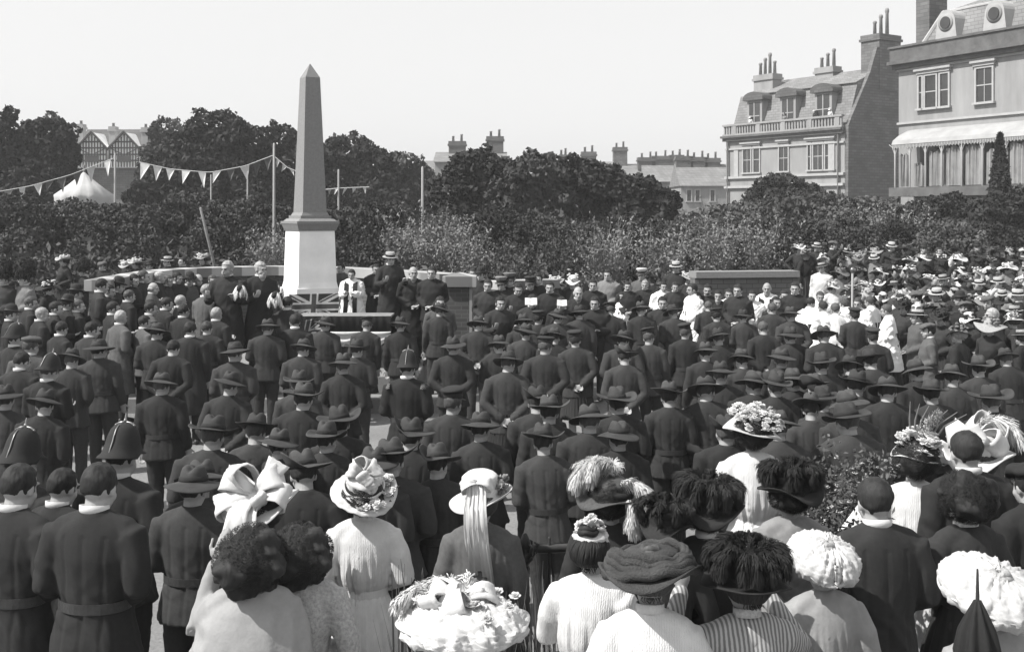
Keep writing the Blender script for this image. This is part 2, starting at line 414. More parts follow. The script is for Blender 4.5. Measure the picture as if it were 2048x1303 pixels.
tree_px('tree', 'dark tree at the left edge with a small knob of leaves on top', 'tree', 58, [(-10, 300, 60, 75), (20, 232, 16, 20), (-40, 260, 40, 60), (40, 370, 70, 60)], 9000, .26, LEAF_D, 1, .3, G1)
tree_px('tree', 'broad round dark tree left of the half timbered house', 'tree', 62, [(90, 290, 60, 58), (55, 330, 70, 60), (118, 312, 38, 48), (105, 370, 60, 45)], 12000, .26, LEAF_D, 2, .3, G1)
tree_px('tree', 'pale feathery tree top rising right of the half timbered house', 'tree', 74, [(332, 265, 35, 30), (330, 312, 42, 50)], 5000, .22, LEAF_M, 3, .2, G1)
tree_px('tree', 'tallest dark domed tree in the wood left of the obelisk', 'tree', 60, [(430, 275, 75, 50), (388, 312, 58, 52), (480, 300, 55, 55), (345, 350, 52, 42), (440, 350, 100, 55)], 17000, .26, LEAF_D, 4, .35, G1)
tree_px('tree', 'dark tree directly behind the left edge of the obelisk shaft', 'tree', 63, [(560, 290, 45, 42), (590, 330, 50, 55), (540, 350, 50, 50)], 8000, .25, LEAF_D, 5, .3, G1)
tree_px('tree', 'dark sloping tree immediately right of the obelisk shaft', 'tree', 64, [(690, 315, 55, 46), (740, 335, 50, 45), (660, 360, 60, 60), (760, 375, 60, 50)], 11000, .25, LEAF_D, 6, .3, G1)
tree_px('tree', 'small lower tree at the right end of the dark wood', 'tree', 66, [(805, 335, 42, 32), (840, 360, 30, 35), (800, 380, 50, 40)], 6000, .22, LEAF_M, 7, .2, G1)
G2 = 'trees of the round thicket in the middle'
tree_px('tree', 'left dome of the round thicket, below the two far chimney stacks', 'tree', 46, [(950, 345, 62, 48), (920, 385, 60, 52), (985, 370, 60, 60), (940, 430, 70, 50)], 12000, .2, LEAF_D, 11, .25, G2)
tree_px('tree', 'middle tree of the round thicket with pale feathery sprays', 'tree', 45, [(1070, 355, 68, 48), (1040, 400, 60, 50), (1100, 410, 60, 50), (1070, 450, 80, 45)], 12000, .2, LEAF_M, 12, .25, G2)
tree_px('tree', 'flat topped tree in the right half of the round thicket', 'tree', 46.5, [(1175, 365, 66, 48), (1150, 410, 60, 50), (1220, 400, 55, 50), (1180, 450, 70, 40)], 12000, .2, LEAF_D, 13, .25, G2)
tree_px('tree', 'small round tree closing the thicket at its right end', 'tree', 46, [(1275, 395, 52, 42), (1310, 415, 46, 38), (1260, 440, 60, 40)], 9000, .2, LEAF_D, 14, .22, G2)
G3 = 'shrubs in front of the hotels'
tree_px('shrub', 'dark bushy shrub under the middle window of the smaller hotel', 'shrub', 56, [(1560, 372, 42, 26), (1535, 395, 50, 28), (1600, 395, 48, 30)], 7000, .2, LEAF_D, 21, .12, G3)
tree_px('shrub', 'pale ragged shrub at the left foot of the smaller hotel', 'shrub', 52, [(1460, 436, 50, 28), (1415, 452, 50, 28), (1505, 438, 50, 30)], 7000, .19, LEAF_L, 22, .12, G3)
tree_px('shrub', 'wide dark shrub below the smaller hotel windows', 'shrub', 50, [(1590, 425, 75, 36), (1650, 415, 55, 34), (1540, 445, 65, 34)], 8000, .19, LEAF_M, 23, .12, G3)
tree_px('shrub', 'grey green shrub in front of the dark gable wall', 'shrub', 48, [(1730, 425, 55, 34), (1690, 445, 60, 34), (1770, 435, 50, 34)], 7000, .17, LEAF_L, 24, .12, G3)
tree_px('shrub', 'dark shrub under the verandah beside the conifer', 'shrub', 46, [(1850, 430, 60, 32), (1900, 420, 50, 34), (1830, 450, 60, 30)], 8000, .17, LEAF_D, 25, .12, G3)
tree_px('shrub', 'dark shrub at the right edge below the verandah', 'shrub', 44, [(1990, 430, 60, 36), (2050, 420, 60, 42), (1950, 455, 60, 32), (2040, 470, 60, 30)], 8000, .17, LEAF_D, 26, .12, G3)
G4 = 'hedge shrubs along the left bank'
for i, (px, w, lab) in enumerate(((15, 70, 'hedge shrub at the left edge, under the lowest bunting'), (135, 75, 'hedge shrub directly below the white tent'), (255, 75, 'hedge shrub between the tent and the leaning white post'), (370, 70, 'hedge shrub behind the leaning white post'), (480, 70, 'hedge shrub behind the two plumed officials'), (555, 40, 'narrow hedge shrub just left of the obelisk pedestal'))):
    tree_px('shrub', lab, 'shrub', 38 + (i % 2) * 2, [(px, 435 + 6 * (i % 3), w, 42), (px - 30, 470, w * .8, 36), (px + 35, 465, w * .8, 38)], 14000, .11, LEAF_M, 40 + i, .08, G4)
def conifer():
    d = 50; root = empty('conifer', at(2000, 425, d)); x, y = root.location.x, root.location.y; root.location.z = ground_z(x, y)
    tag(root, 'narrow dark conifer standing before the white verandah', 'tree')
    g = np.random.default_rng(77); k = d / FPX; zb = at(0, 430, d).z - root.location.z; zt = at(0, 268, d).z - root.location.z
    n = 7000; h = g.uniform(0, 1, n) ** .8; a = g.uniform(0, 6.283, n); rr = (32 * k) * (1 - h) ** .8 * (0.55 + .45 * np.abs(np.sin(h * 40 + a))) * g.uniform(.3, 1, n) ** .5
    P = np.stack([rr * np.cos(a), rr * np.sin(a), zb + (zt - zb) * h - rr * .3], 1)
    inst('crown', quads_mesh('crown', cards(P, .13, None, 5, 2.2), LEAF_D), root)
    bm = BM(); tube(bm, [(0, 0, -.2), (0, 0, zt)], [.12, .02], 8); obj('trunk', bm, BARK, root, smooth=True)
conifer()
def spiky(label, px, py, d, hpx, wpx, n, seed, m=LEAF_S, group='feathery shrubs behind the wall'):
    """twiggy feathery shrub: arching stems that fork and carry small leaves"""
    p = at(px, py, d); z0 = ground_z(p.x, p.y); k = d / FPX; H = p.z - z0 + hpx * k * .5; Wd = wpx * k * 1.15
    g = np.random.default_rng(seed); Q = []; LP = []
    def stem(b0, dirv, ln, sp, w, depth):
        up = np.array([0, 0, 1.]); pts = [b0 + dirv * sp * t ** 1.6 + up * ln * (t - .18 * t ** 3) + g.normal(size=3) * .02 for t in (0, .25, .5, .75, 1)]
        side = np.array([-dirv[1], dirv[0], 0.]) * w
        for j in range(4):
            w0, w1 = 1 - j * .2, 1 - (j + 1) * .22; Q.extend([pts[j] - side * w0, pts[j] + side * w0, pts[j + 1] + side * w1, pts[j + 1] - side * w1])
        for _ in range(7 if depth else 5):
            t = g.uniform(.3, 1) * 4; j = min(int(t), 3); LP.append(pts[j] * (1 - t + j) + pts[j + 1] * (t - j) + g.normal(size=3) * .05)
        if depth:
            for _ in range(3):
                j = g.integers(1, 4); a = g.uniform(0, 6.283); dv = dirv * .6 + np.array([math.cos(a), math.sin(a), 0.]) * .7; stem(pts[j], dv / np.linalg.norm(dv), ln * g.uniform(.2, .42), sp * .35 + .15, w * .65, 0)
    for i in range(n // 4):
        a = g.uniform(0, 6.283); r0 = Wd * .3 * g.uniform(0, 1) ** .5; b0 = np.array([r0 * math.cos(a), r0 * math.sin(a), 0.]); a2 = a + g.normal() * .4
        stem(b0, np.array([math.cos(a2), math.sin(a2), 0.]), H * (.35 + .7 * g.beta(2, 1.7)), Wd * g.uniform(.1, 1.1), .009, 1)
    root = empty('feathery_shrub', (p.x, p.y, z0)); tag(root, label, 'shrub', group)
    inst('twigs', quads_mesh('twigs', np.array(Q), m), root)
    inst('leaves', quads_mesh('leaves', cards(np.array(LP), .05, None, seed, 2.2), m), root)
    bm = BM(); lathe(bm, [(0, -.1), (Wd * .3, -.1), (Wd * .22, .15), (0, .25)], 10); obj('stem_base', bm, BARK, root)
spiky('tall pale feathery shrub right of the flagpole, behind the wall', 870, 440, 33, 110, 60, 420, 1)
spiky('pale feathery shrub just left of the slim pole', 800, 455, 34, 90, 45, 300, 2)
spiky('feathery shrub behind the end pier of the white wall', 935, 470, 32, 90, 45, 300, 3)
spiky('tall feathery pale shrub left of the dark parapet', 1215, 470, 31, 120, 60, 420, 4)
spiky('pale feathery shrub above the left end of the dark parapet', 1330, 480, 32, 110, 60, 420, 5)
spiky('thin feathery shrub behind the middle of the dark parapet', 1430, 455, 34, 110, 60, 380, 6)
spiky('broad feathery shrub above the right end of the dark parapet', 1520, 460, 34, 100, 60, 380, 7)
spiky('loose arching shrub below the gap of the hotels', 1790, 430, 42, 90, 75, 380, 8)
spiky('feathery shrub behind the bank crowd under the smaller hotel', 1640, 455, 38, 90, 60, 320, 9, LEAF_L)
spiky('short pale grassy shrub right of the obelisk pedestal', 715, 470, 34, 80, 50, 320, 10, LEAF_L)
spiky('pale grassy shrub left of the obelisk pedestal', 545, 470, 33, 80, 45, 300, 11, LEAF_S)
spiky('dark grassy shrub between the two pale spiky ones', 1110, 485, 33, 70, 60, 300, 12, LEAF_M)
spiky('low feathery shrub behind the flat topped wall at centre', 1025, 495, 31, 60, 60, 300, 13, LEAF_L)

G5 = 'leafy shrubs behind the wall'
for i, (px, py, w, lab) in enumerate(((690, 455, 50, 'leafy shrub just right of the obelisk cornice'), (760, 445, 55, 'leafy shrub between the obelisk and the slim bare pole'), (890, 470, 55, 'leafy shrub behind the end pier of the white wall'), (985, 455, 60, 'leafy shrub under the left dome of the thicket'), (1080, 470, 60, 'dark leafy shrub above the short white wall'), (1160, 480, 55, 'leafy shrub behind the woman in the white flowered hat'), (1275, 480, 60, 'leafy shrub between two tall feathery sprays'), (1380, 470, 60, 'leafy shrub over the left end of the dark parapet'), (1480, 480, 60, 'leafy shrub over the middle of the dark parapet'), (1600, 470, 60, 'leafy shrub over the right end of the dark parapet'), (1690, 475, 60, 'leafy shrub behind the topmost bank row'), (1790, 480, 60, 'leafy shrub behind the bank crowd under the hotel gap'), (1900, 480, 65, 'leafy shrub behind the bank crowd under the verandah'), (2010, 490, 65, 'leafy shrub behind the bank crowd at the right edge'))):
    tree_px('shrub', lab, 'shrub', 34.5 + (i % 3) * 1.5, [(px, py, w, 38), (px - 25, py + 25, w * .7, 30), (px + 28, py + 18, w * .7, 32)], 9000, .09, (LEAF_M, LEAF_D, LEAF_L, LEAF_D, LEAF_M)[i % 5], 80 + i, .06, G5)

# ------------------------------------------------------------------ buildings
def sash(root, u0, u1, z0, z1, y=0, bars=True, m=None):
    """window part on the facade plane y (outward is -y): frame with glass and glazing bars as sub-parts"""
    f = BM(); t = .11
    box(f, u0 - t, u0, y - .1, y + .02, z0, z1); box(f, u1, u1 + t, y - .1, y + .02, z0, z1); box(f, u0 - t, u1 + t, y - .1, y + .02, z1, z1 + t)
    fo = obj('window', f, STUCCO2, root)
    g = BM(); box(g, u0, u1, y - .03, y + .02, z0, z1); obj('pane', g, GLASS, fo)
    s = BM(); box(s, u0 - t - .08, u1 + t + .08, y - .2, y + .02, z0 - .12, z0); obj('sill', s, STUCCO2, fo)
    if bars:
        b = BM(); zm = (z0 + z1) / 2; box(b, u0, u1, y - .06, y - .031, zm - .03, zm + .03)
        if u1 - u0 > .75: um = (u0 + u1) / 2; box(b, um - .02, um + .02, y - .055, y - .031, z0, z1)
        obj('glazing_bar', b, STUCCO2, fo)
    return fo
def pots(root, parent, x, y, z, n, h=.9, dx=.42, m=CLAYPOT):
    for i in range(n):
        hh = h * (1 + .25 * ((i * 7) % 3 - 1)); b = BM()
        nv = lathe(b, [(0, 0), (.15, 0), (.12, hh * .8), (.16, hh * .85), (.16, hh * .93), (.11, hh), (0, hh * .96)], 10)
        o = obj('chimney_pot', b, m, parent, (x + (i - (n - 1) / 2) * dx, y, z), True)
def chimney(root, x0, x1, y0, y1, z0, z1, n, h=.9, m=STUCCO, ax='x'):
    b = BM(); box(b, x0, x1, y0, y1, z0, z1 - .5); box(b, x0 - .12, x1 + .12, y0 - .12, y1 + .12, z1 - .5, z1 - .3); box(b, x0 - .04, x1 + .04, y0 - .04, y1 + .04, z1 - .3, z1)
    o = obj('chimney', b, m, root)
    pots(root, o, (x0 + x1) / 2, (y0 + y1) / 2, z1, n, h, (x1 - x0) / max(n, 1))
    return o
def balustrade(root, u0, u1, y, z0, z1, n, m=STUCCO2):
    b = BM(); box(b, u0, u1, y - .16, y + .16, z0, z0 + .14); box(b, u0, u1, y - .18, y + .18, z1 - .16, z1)
    for i in range(n):
        u = u0 + (i + .5) * (u1 - u0) / n
        if i % 9 == 4: box(b, u - .22, u + .22, y - .15, y + .15, z0 + .14, z1 - .16)
        else: box(b, u - .07, u + .07, y - .07, y + .07, z0 + .14, z1 - .16)
    return obj('balustrade', b, m, root)

def hotel_small():
    A = Vector((18.5, 95, 0)); B = Vector((25.5, 84.3, 0)); th = math.atan2(B.y - A.y, B.x - A.x); Wd = (B - A).length
    zg = 2.2; root = empty('hotel', (A.x, A.y, zg), th)
    tag(root, 'smaller pale three bay hotel with dormered slate mansard and dark gable wall', 'building')
    D = 9.5; c = lambda py: HC + (HOR - py) / FPX * 95 - zg      # rows measured along the left corner
    zc, zb, zs = c(278), c(253), c(355)
    b = BM(); box(b, 0, Wd, 0, D, 0, zc); obj('wall', b, STUCCO, root)
    # cornices and string courses
    b = BM(); box(b, -.15, Wd + .02, -.32, -.003, zc - .25, zc + .02); box(b, -.25, Wd + .02, -.5, -.003, zc + .02, zc + .2); obj('cornice', b, LEAD, root)
    b = BM(); box(b, -.04, Wd, -.14, -.004, zc - 1.0, zc - .86); box(b, -.05, Wd, -.2, -.004, zs - .14, zs + .06); box(b, -.05, Wd, -.24, -.004, zs - .95, zs - .75); obj('string_course', b, STUCCO2, root)
    balustrade(root, -.1, Wd, -.2, zc + .21, zb + .1, 42, STUCCO)
    for u in (.35, Wd - .5):
        b = BM(); tube(b, [(u, -.18, 0), (u, -.18, zc - .3)], .08, 8); obj('drainpipe', b, LEAD, root, smooth=True)
    for q0 in (1.0, Wd - 1.55): b = BM(); box(b, q0, q0 + .5, -.09, -.005, zs + .07, zc - 1.01); obj('pilaster', b, STUCCO2, root)
    # gable wall facing right, dark
    zr = c(165) + .1; zm = c(192)
    prof = [(-.02, 0), (D, 0), (D, zc + 1.6), (D - 2.2, zm + 1.2), (D - 3.2, zr + 1.6), (3.4, zr + 1.6), (2.6, zm + .9), (.35, zc + .9), (.05, zc + .3)]
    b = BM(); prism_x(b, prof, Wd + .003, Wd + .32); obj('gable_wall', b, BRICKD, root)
    # mansard: steep lower slope, shallow upper slope
    b = BM(); prism_x(b, [(.3, zc + .2), (1.5, zm), (D - 1.5, zm), (D - .3, zc + .2)], .25, Wd - .01); obj('roof', b, SLATE, root)
    b = BM(); prism_x(b, [(1.3, zm + .003), (1.5, zm + .12), (D / 2, zr + .2), (D - 1.5, zm + .12), (D - 1.3, zm + .003)], .9, Wd - .01); obj('roof', b, SLATE, root)
    # dormers with curved hoods
    for u in (2.9, 6.6, 10.3):
        z0, z1 = zc + .35, c(205); w = .85
        b = BM(); box(b, u - w, u + w, .45, 2.2, z0, z1)
        do = obj('dormer', b, STUCCO, root)
        h = BM(); n = 9; poly = [(u - w - .3, z1 - .05)] + [(u + (w + .3) * -math.cos(math.pi * i / n), z1 + .12 + .55 * math.sin(math.pi * i / n)) for i in range(n + 1)] + [(u + w + .3, z1 - .05)]
        prism(h, poly, .2, 2.6); obj('hood', h, SLATED, do)
        g = BM(); box(g, u - w + .25, u + w - .25, .42, .448, z0 + .5, z1 - .2); obj('pane', g, GLASS, do)
        g = BM(); box(g, u - .04, u + .04, .39, .419, z0 + .5, z1 - .2); box(g, u - w + .25, u + w - .25, .4, .418, (z0 + z1) / 2, (z0 + z1) / 2 + .06); obj('glazing_bar', g, STUCCO2, do)
    z0, z1 = c(347), c(298)
    for a0, a1 in ((2.1, 2.95), (3.3, 3.95), (6.15, 7.1), (9.2, 9.45), (9.75, 10.65), (10.95, 11.75)): sash(root, a0, a1, z0, z1)
    for a0, a1 in ((1.85, 4.2), (5.9, 7.35), (8.95, 12.0)): b = BM(); box(b, a0, a1, -.3, -.005, z1 + .3, z1 + .42); box(b, a0 + .15, a1 - .15, -.2, -.005, z1 + .16, z1 + .3); obj('window_hood', b, STUCCO2, root)
    z0, z1 = .4, zs - 1.6
    for a0, a1 in ((2.1, 2.95), (3.3, 3.95), (6.15, 7.1), (9.75, 10.65), (10.95, 11.75)): sash(root, a0, a1, z0, z1)
    chimney(root, .9, 3.1, 2.4, 3.5, zm - 1, c(150), 4, 1.5)
    chimney(root, 6.4, 8.3, 3.9, 4.9, zr - .8, c(158) + .5, 3, 1.2)
    chimney(root, Wd - 1.4, Wd + .36, 3.6, 6.2, zm - .5, c(112) + .5, 3, 1.7, BRICKD)
    return root
hotel_small()

def hotel_big():
    A = Vector((22.5, 64, 0)); B = Vector((26.35, 56.6, 0)); th = math.atan2(B.y - A.y, B.x - A.x); W1 = 14.0
    zg = 2.2; root = empty('hotel', (A.x, A.y, zg), th)
    tag(root, 'larger pale hotel at the right edge with round dormers and white verandah', 'building')
    D = 11; c = lambda py: HC + (HOR - py) / FPX * 64 - zg
    zc, zb = c(133), c(99)
    b = BM(); box(b, 0, W1, 0, D, 0, zc); obj('wall', b, STUCCO, root)
    b = BM(); box(b, -.25, W1, -.3, -.003, zc - .2, zc + .05); box(b, -.4, W1, -.55, -.003, zc + .05, zc + .25); obj('cornice', b, LEAD, root)
    b = BM(); box(b, -.35, W1, -.36, -.1, zc + .253, zb); box(b, -.42, W1, -.45, -.05, zb, zb + .12); obj('parapet', b, LEAD, root)
    b = BM(); box(b, -.05, W1, -.12, -.004, c(165) + .6, c(165) + .72); box(b, -.05, W1, -.12, -.004, c(250), c(250) + .12); obj('string_course', b, STUCCO2, root)
    z0, z1 = c(222), c(160)
    for a0, a1 in ((1.55, 1.75), (2.0, 2.75), (3.05, 3.6), (5.45, 6.45), (9.0, 10.0), (12.0, 13.0)): sash(root, a0, a1, z0, z1)
    for a0, a1 in ((1.3, 3.85), (5.15, 6.75), (8.7, 10.3), (11.7, 13.3)): b = BM(); box(b, a0, a1, -.26, -.005, z1 + .3, z1 + .42); box(b, a0 + .12, a1 - .12, -.16, -.005, z1 + .13, z1 + .3); obj('window_hood', b, STUCCO2, root)
    # mansard with round dormers
    zt = c(30)
    b = BM(); lv = []
    for (u0, y0, z_) in ((.45, .5, zc + .2), (1.75, 1.7, zt), (4.5, D / 2 - .3, zt + 1.5)): lv.append([b.verts.new(q) for q in ((u0, y0, z_), (W1 - .3, y0, z_), (W1 - .3, D - y0, z_), (u0, D - y0, z_))])
    for p_, q_ in zip(lv, lv[1:]):
        for k in range(4): b.faces.new((p_[k], p_[(k + 1) % 4], q_[(k + 1) % 4], q_[k]))
    b.faces.new(lv[0]); b.faces.new(lv[-1]); obj('roof', b, SLATE, root)
    b = BM(); tube(b, [(.45, .5, zc + .2), (1.75, 1.7, zt)], .13, 6); tube(b, [(1.75, 1.7, zt), (W1 - .3, 1.7, zt)], .09, 6); obj('roof_roll', b, STUCCO2, root)
    for u in (2.9, 6.1, 9.4):
        zz = (zb + zt) / 2 + .15; b = BM(); n = 20
        poly = [(u - .75, zb + .1)] + [(u - .62 * math.cos(math.pi * i / 12), zz + .72 * math.sin(math.pi * i / 12)) for i in range(13)] + [(u + .75, zb + .1)]
        prism(b, poly, .55, 2.0); do = obj('dormer', b, STUCCO2, root)
        g = BM(); nv = lathe(g, [(0, -.03), (.34, -.03), (.34, .04), (0, .04)], 24); bmesh.ops.transform(g, matrix=Matrix.Translation((u, .5, zz)) @ Matrix.Rotation(R(90), 4, 'X'), verts=g.verts); obj('pane', g, GLASS, do)
        g = BM(); nv = lathe(g, [(.34, -.05), (.46, -.07), (.5, 0), (.34, .0)], 24); bmesh.ops.transform(g, matrix=Matrix.Translation((u, .52, zz)) @ Matrix.Rotation(R(90), 4, 'X'), verts=g.verts); obj('surround', g, STUCCO, do, smooth=True)
    # tall chimney behind
    b = BM(); box(b, -1.0, 0.0, 2.5, 4.0, c(190) - 1, c(-60)); obj('chimney', b, BRICKD, root)
    # verandah: curved white roof on slim posts, pale blinds behind
    ze, zw = c(290), c(262)
    prof = [(-.02, zw), (-.6, zw - .1), (-1.3, ze + .42), (-1.75, ze + .12), (-1.85, ze - .12), (-1.78, ze - .14), (-1.65, ze + .02), (-1.25, ze + .3), (-.6, zw - .2), (-.02, zw - .12)]
    b = BM(); prism_x(b, prof, 1.2, W1); ve = obj('verandah_roof', b, AWN, root)
    b = BM(); i = 0
    i = 18
    while i < 140:
        u = -.55 + i * .1; box(b, u, u + .06, -1.83, -1.79, ze - .3 - .05 * (i % 2), ze - .141); i += 1
    obj('valance', b, STUCCO2, ve)
    zf = c(377)
    for i, u in enumerate((1.35, 2.4, 3.5, 4.6, 5.9, 7.2, 8.6, 10)):
        b = BM(); tube(b, [(u, -1.72, zf), (u, -1.72, ze - .05)], .05, 8)
        tube(b, [(u, -1.72, ze - .75), (u + .2, -1.72, ze - .25), (u + .42, -1.72, ze - .1)], .025, 6); tube(b, [(u, -1.72, ze - .75), (u - .2, -1.72, ze - .25), (u - .42, -1.72, ze - .1)], .025, 6)
        obj('post', b, STUCCO2, root, smooth=True)
    for i, (u, w, dz) in enumerate(((1.5, .55, .9), (2.55, .6, 1.6), (3.6, .9, .8), (4.75, 1.0, .5), (6.0, 1.05, .45), (7.3, 1.2, .9), (8.7, 1.2, .5))):
        b = BM(); n = 14; a = []; 
        for k in range(n + 1):
            uu = u + w * k / n; yy = -1.55 + .07 * math.sin(k * 1.9)
            a.append((b.verts.new((uu, yy, zf + .05)), b.verts.new((uu + .04 * math.sin(k), yy + .02, ze - dz * .8 + .1 * math.sin(k * .7 + i))), b.verts.new((uu, yy + .06, zf + .05)), b.verts.new((uu + .04 * math.sin(k), yy + .08, ze - dz * .8 + .1 * math.sin(k * .7 + i)))))
        for p, q in zip(a, a[1:]):
            b.faces.new((p[0], q[0], q[1], p[1])); b.faces.new((p[2], p[3], q[3], q[2])); b.faces.new((p[1], q[1], q[3], p[3]))
        obj('blind', b, BLIND, root)
    for u in (1.6, 3.6, 6.4, 9.6): b = BM(); box(b, u, u + 1.4, -.04, -.006, zf + .1, ze - .2); obj('french_window', b, GLASS, root)
    b = BM(); box(b, 1.1, W1, -1.95, -.005, zf - .5, zf); obj('verandah_floor', b, LEAD, root)
    for i in range(7): b = BM(); u = 1.2 + i * 2.0; box(b, u, u + .35, -1.8, -1.5, 0, zf - .503); obj('pier', b, BRICKD, root)
    # lower pale side wing filling the gap to the next house
    b = BM(); box(b, -1.1, -.003, 2.0, 9, 0, c(190)); obj('side_wing', b, STUCCO, root)
    return root
hotel_big()

def timbered_house():
    d = 110; p = at(150, 425, d); zg = ground_z(p.x, p.y) ; root = empty('house', (p.x, p.y, zg), R(-2))
    tag(root, 'half timbered house with two gables showing over the left wood', 'building')
    k = d / FPX; c = lambda py: HC + (HOR - py) * k - zg; u = lambda px: (px - 150) * k
    b = BM(); box(b, u(150), u(300), 0, 7, 0, c(300)); obj('wall', b, BRICKD, root)
    b = BM(); prism_x(b, [(-.5, c(302)), (3.2, c(254)), (7.2, c(302))], u(148), u(302)); obj('roof', b, SLATED, root)
    for px in (192, 257):
        ug = u(px); w = 30 * k
        b = BM(); prism(b, [(ug - w, c(336)), (ug + w, c(336)), (ug + w, c(298)), (ug, c(266)), (ug - w, c(298))], -.9, 2); go = obj('gable', b, mat('white gable plaster', .8, .85, .08, 2), root)
        b = BM()
        for s in (-1, 1): prism(b, [(ug, c(263)), (ug, c(267)), (ug + s * (w + .2), c(303)), (ug + s * (w + .2), c(299))], -1.2, -.91)
        for i in range(-5, 6): x = ug + i * w / 5.2; top = c(270 + 28 * abs(i) / 5.2); box(b, x - .05, x + .05, -.98, -.905, c(335), top)
        for py in (285, 297, 310, 322): ww = w * min(1, (py - 266) / 32); box(b, ug - ww, ug + ww, -.97, -.903, c(py) - .07, c(py) + .07)
        for s in (-1, 1): prism(b, [(ug + s * .2, c(308)), (ug + s * .4, c(308)), (ug + s * w * .9, c(299)), (ug + s * w * .8, c(299))], -.99, -.907)
        obj('timber_frame', b, IRON, go)
        g = BM(); box(g, ug - .7, ug + .7, -1.0, -.91, c(325), c(312)); obj('window', g, GLASS, go)
    for px, t in ((154, 241), (220, 246), (286, 248)): chimney(root, u(px) - .32, u(px) + .32, .6, 1.4, c(300), c(t) - .3, 1, .5, STUCCO)
timbered_house()
def far_house(label, px0, px1, d, ridge, eave, chims, wallm=STUCCO, roofm=SLATE, rz=0, wins=()):
    p = at(px0, 425, d); zg = ground_z(p.x, p.y); root = empty('house', (p.x, p.y, zg), R(rz)); tag(root, label, 'building')
    k = d / FPX; c = lambda py: HC + (HOR - py) * k - zg; Wd = (px1 - px0) * k; u = lambda px: (px - px0) * k
    b = BM(); box(b, 0, Wd, 0, 8, 0, c(eave)); obj('wall', b, wallm, root)
    b = BM(); prism_x(b, [(-.4, c(eave) - .1), (4, c(ridge)), (8.4, c(eave) - .1)], -.2, Wd + .2); obj('roof', b, roofm, root)
    for (px, t, w, m) in chims: chimney(root, u(px) - w, u(px) + w, 3.3, 4.7, c(ridge) - 1, c(t), max(2, int(w * 2)), .8, m)
    for (px, py0, py1, wp) in wins: sash(root, u(px - wp), u(px + wp), c(py1), c(py0), bars=False)
    return root
far_house('pale gabled house with two banded chimney stacks behind the thicket', 870, 1010, 115, 300, 322, ((911, 278, .9, BRICK), (989, 268, .9, BRICK)))
far_house('low slate roofed house behind the right half of the thicket', 1090, 1230, 125, 320, 340, ((1130, 306, .5, BRICK), (1182, 300, .85, BRICKD)), wallm=BRICK)
far_house('far terrace house with one stout dark chimney', 1222, 1300, 140, 325, 352, ((1246, 291, .9, BRICKD),), rz=0, wins=((1285, 362, 380, 5),))
far_house('middle house of the far pale terrace with a long row of chimneys', 1292, 1380, 138, 322, 362, ((1300, 312, 1.1, BRICK), (1330, 309, 1.2, BRICK), (1362, 307, .9, BRICK)), wins=((1340, 372, 392, 5), (1372, 372, 392, 5)))
far_house('nearest house of the far pale terrace beside the smaller hotel', 1362, 1470, 128, 325, 370, ((1378, 309, 1.0, BRICK), (1408, 311, 1.0, BRICK), (1436, 313, .9, BRICK)), wins=((1378, 380, 402, 4), (1395, 380, 402, 4), (1425, 380, 402, 4)))
far_house('slate roof corner peeping out left of the thicket', 838, 900, 118, 318, 348, ())

def tent():
    d = 47; p = at(168, 425, d); zg = ground_z(p.x, p.y); root = empty('tent', (p.x, p.y, zg)); tag(root, 'white pointed canvas tent on the left bank under the bunting', 'tent')
    k = d / FPX; za = HC + (HOR - 343) * k - zg; ze = HC + (HOR - 390) * k - zg; r = 56 * k
    bm = BM(); N_ = 48; prof = [(.02, za), (.12, za - .12), (r * .5, za - (za - ze) * .55), (r, ze), (r * .985, ze - .15), (r * .97, 0), (0, 0)]
    def wp(v):
        a = math.atan2(v.y, v.x); q = Vector((v.x, v.y)).length / r; s = 1 + .04 * math.sin(a * 12) * q; return Vector((v.x * s, v.y * s, v.z - .07 * q * (1 - q) * math.cos(a * 12)))
    lathe(bm, [(0, za)] + prof, N_, wp); obj('canvas', bm, CANVAS, root, smooth=True)
    bm = BM(); tube(bm, [(0, 0, za - .3), (0, 0, za + .25)], .05, 8); obj('tent_pole', bm, WOOD, root)
tent()
def pole(label, px, ytop, d, r=.045, lean=0):
    p = at(px, ytop, d); zg = ground_z(p.x, p.y); root = bpy.data.objects.new('pole', None)
    bm = BM(); tube(bm, [(0, 0, -.1), (lean * .5, 0, (p.z - zg) * .5), (lean, 0, p.z - zg)], [r * 1.3, r, r * .8], 8)
    o = obj('bunting_pole', bm, STUCCO2, None, (p.x - lean, p.y, zg), True); return tag(o, label, 'pole', 'bunting poles')
pole('slim white pole holding the bunting beside the tent', 230, 308, 40)
pole('tall white bunting pole between the wood and the obelisk', 548, 288, 36)
pole('thin bunting pole seen just right of the obelisk cornice', 677, 340, 36, .035)
pole('slim bare pole between the obelisk and the thicket', 845, 335, 36)
pole('short thin pole left of the tall bunting pole', 495, 345, 38, .03)
pole('short white pole above the leaning post', 422, 350, 39, .03)
def leaning():
    p = at(408, 440, 33); bm = BM(); q = p + Vector((-.1, 0, .35)); tube(bm, [q + Vector((.5, .1, -2.2)), q], [.05, .04], 8)
    o = obj('post', bm, WOOD, None, None, True); tag(o, 'pale post leaning to the left among the shrubs', 'post')
    for v in o.data.vertices: v.co -= q
    o.location = q
leaning()
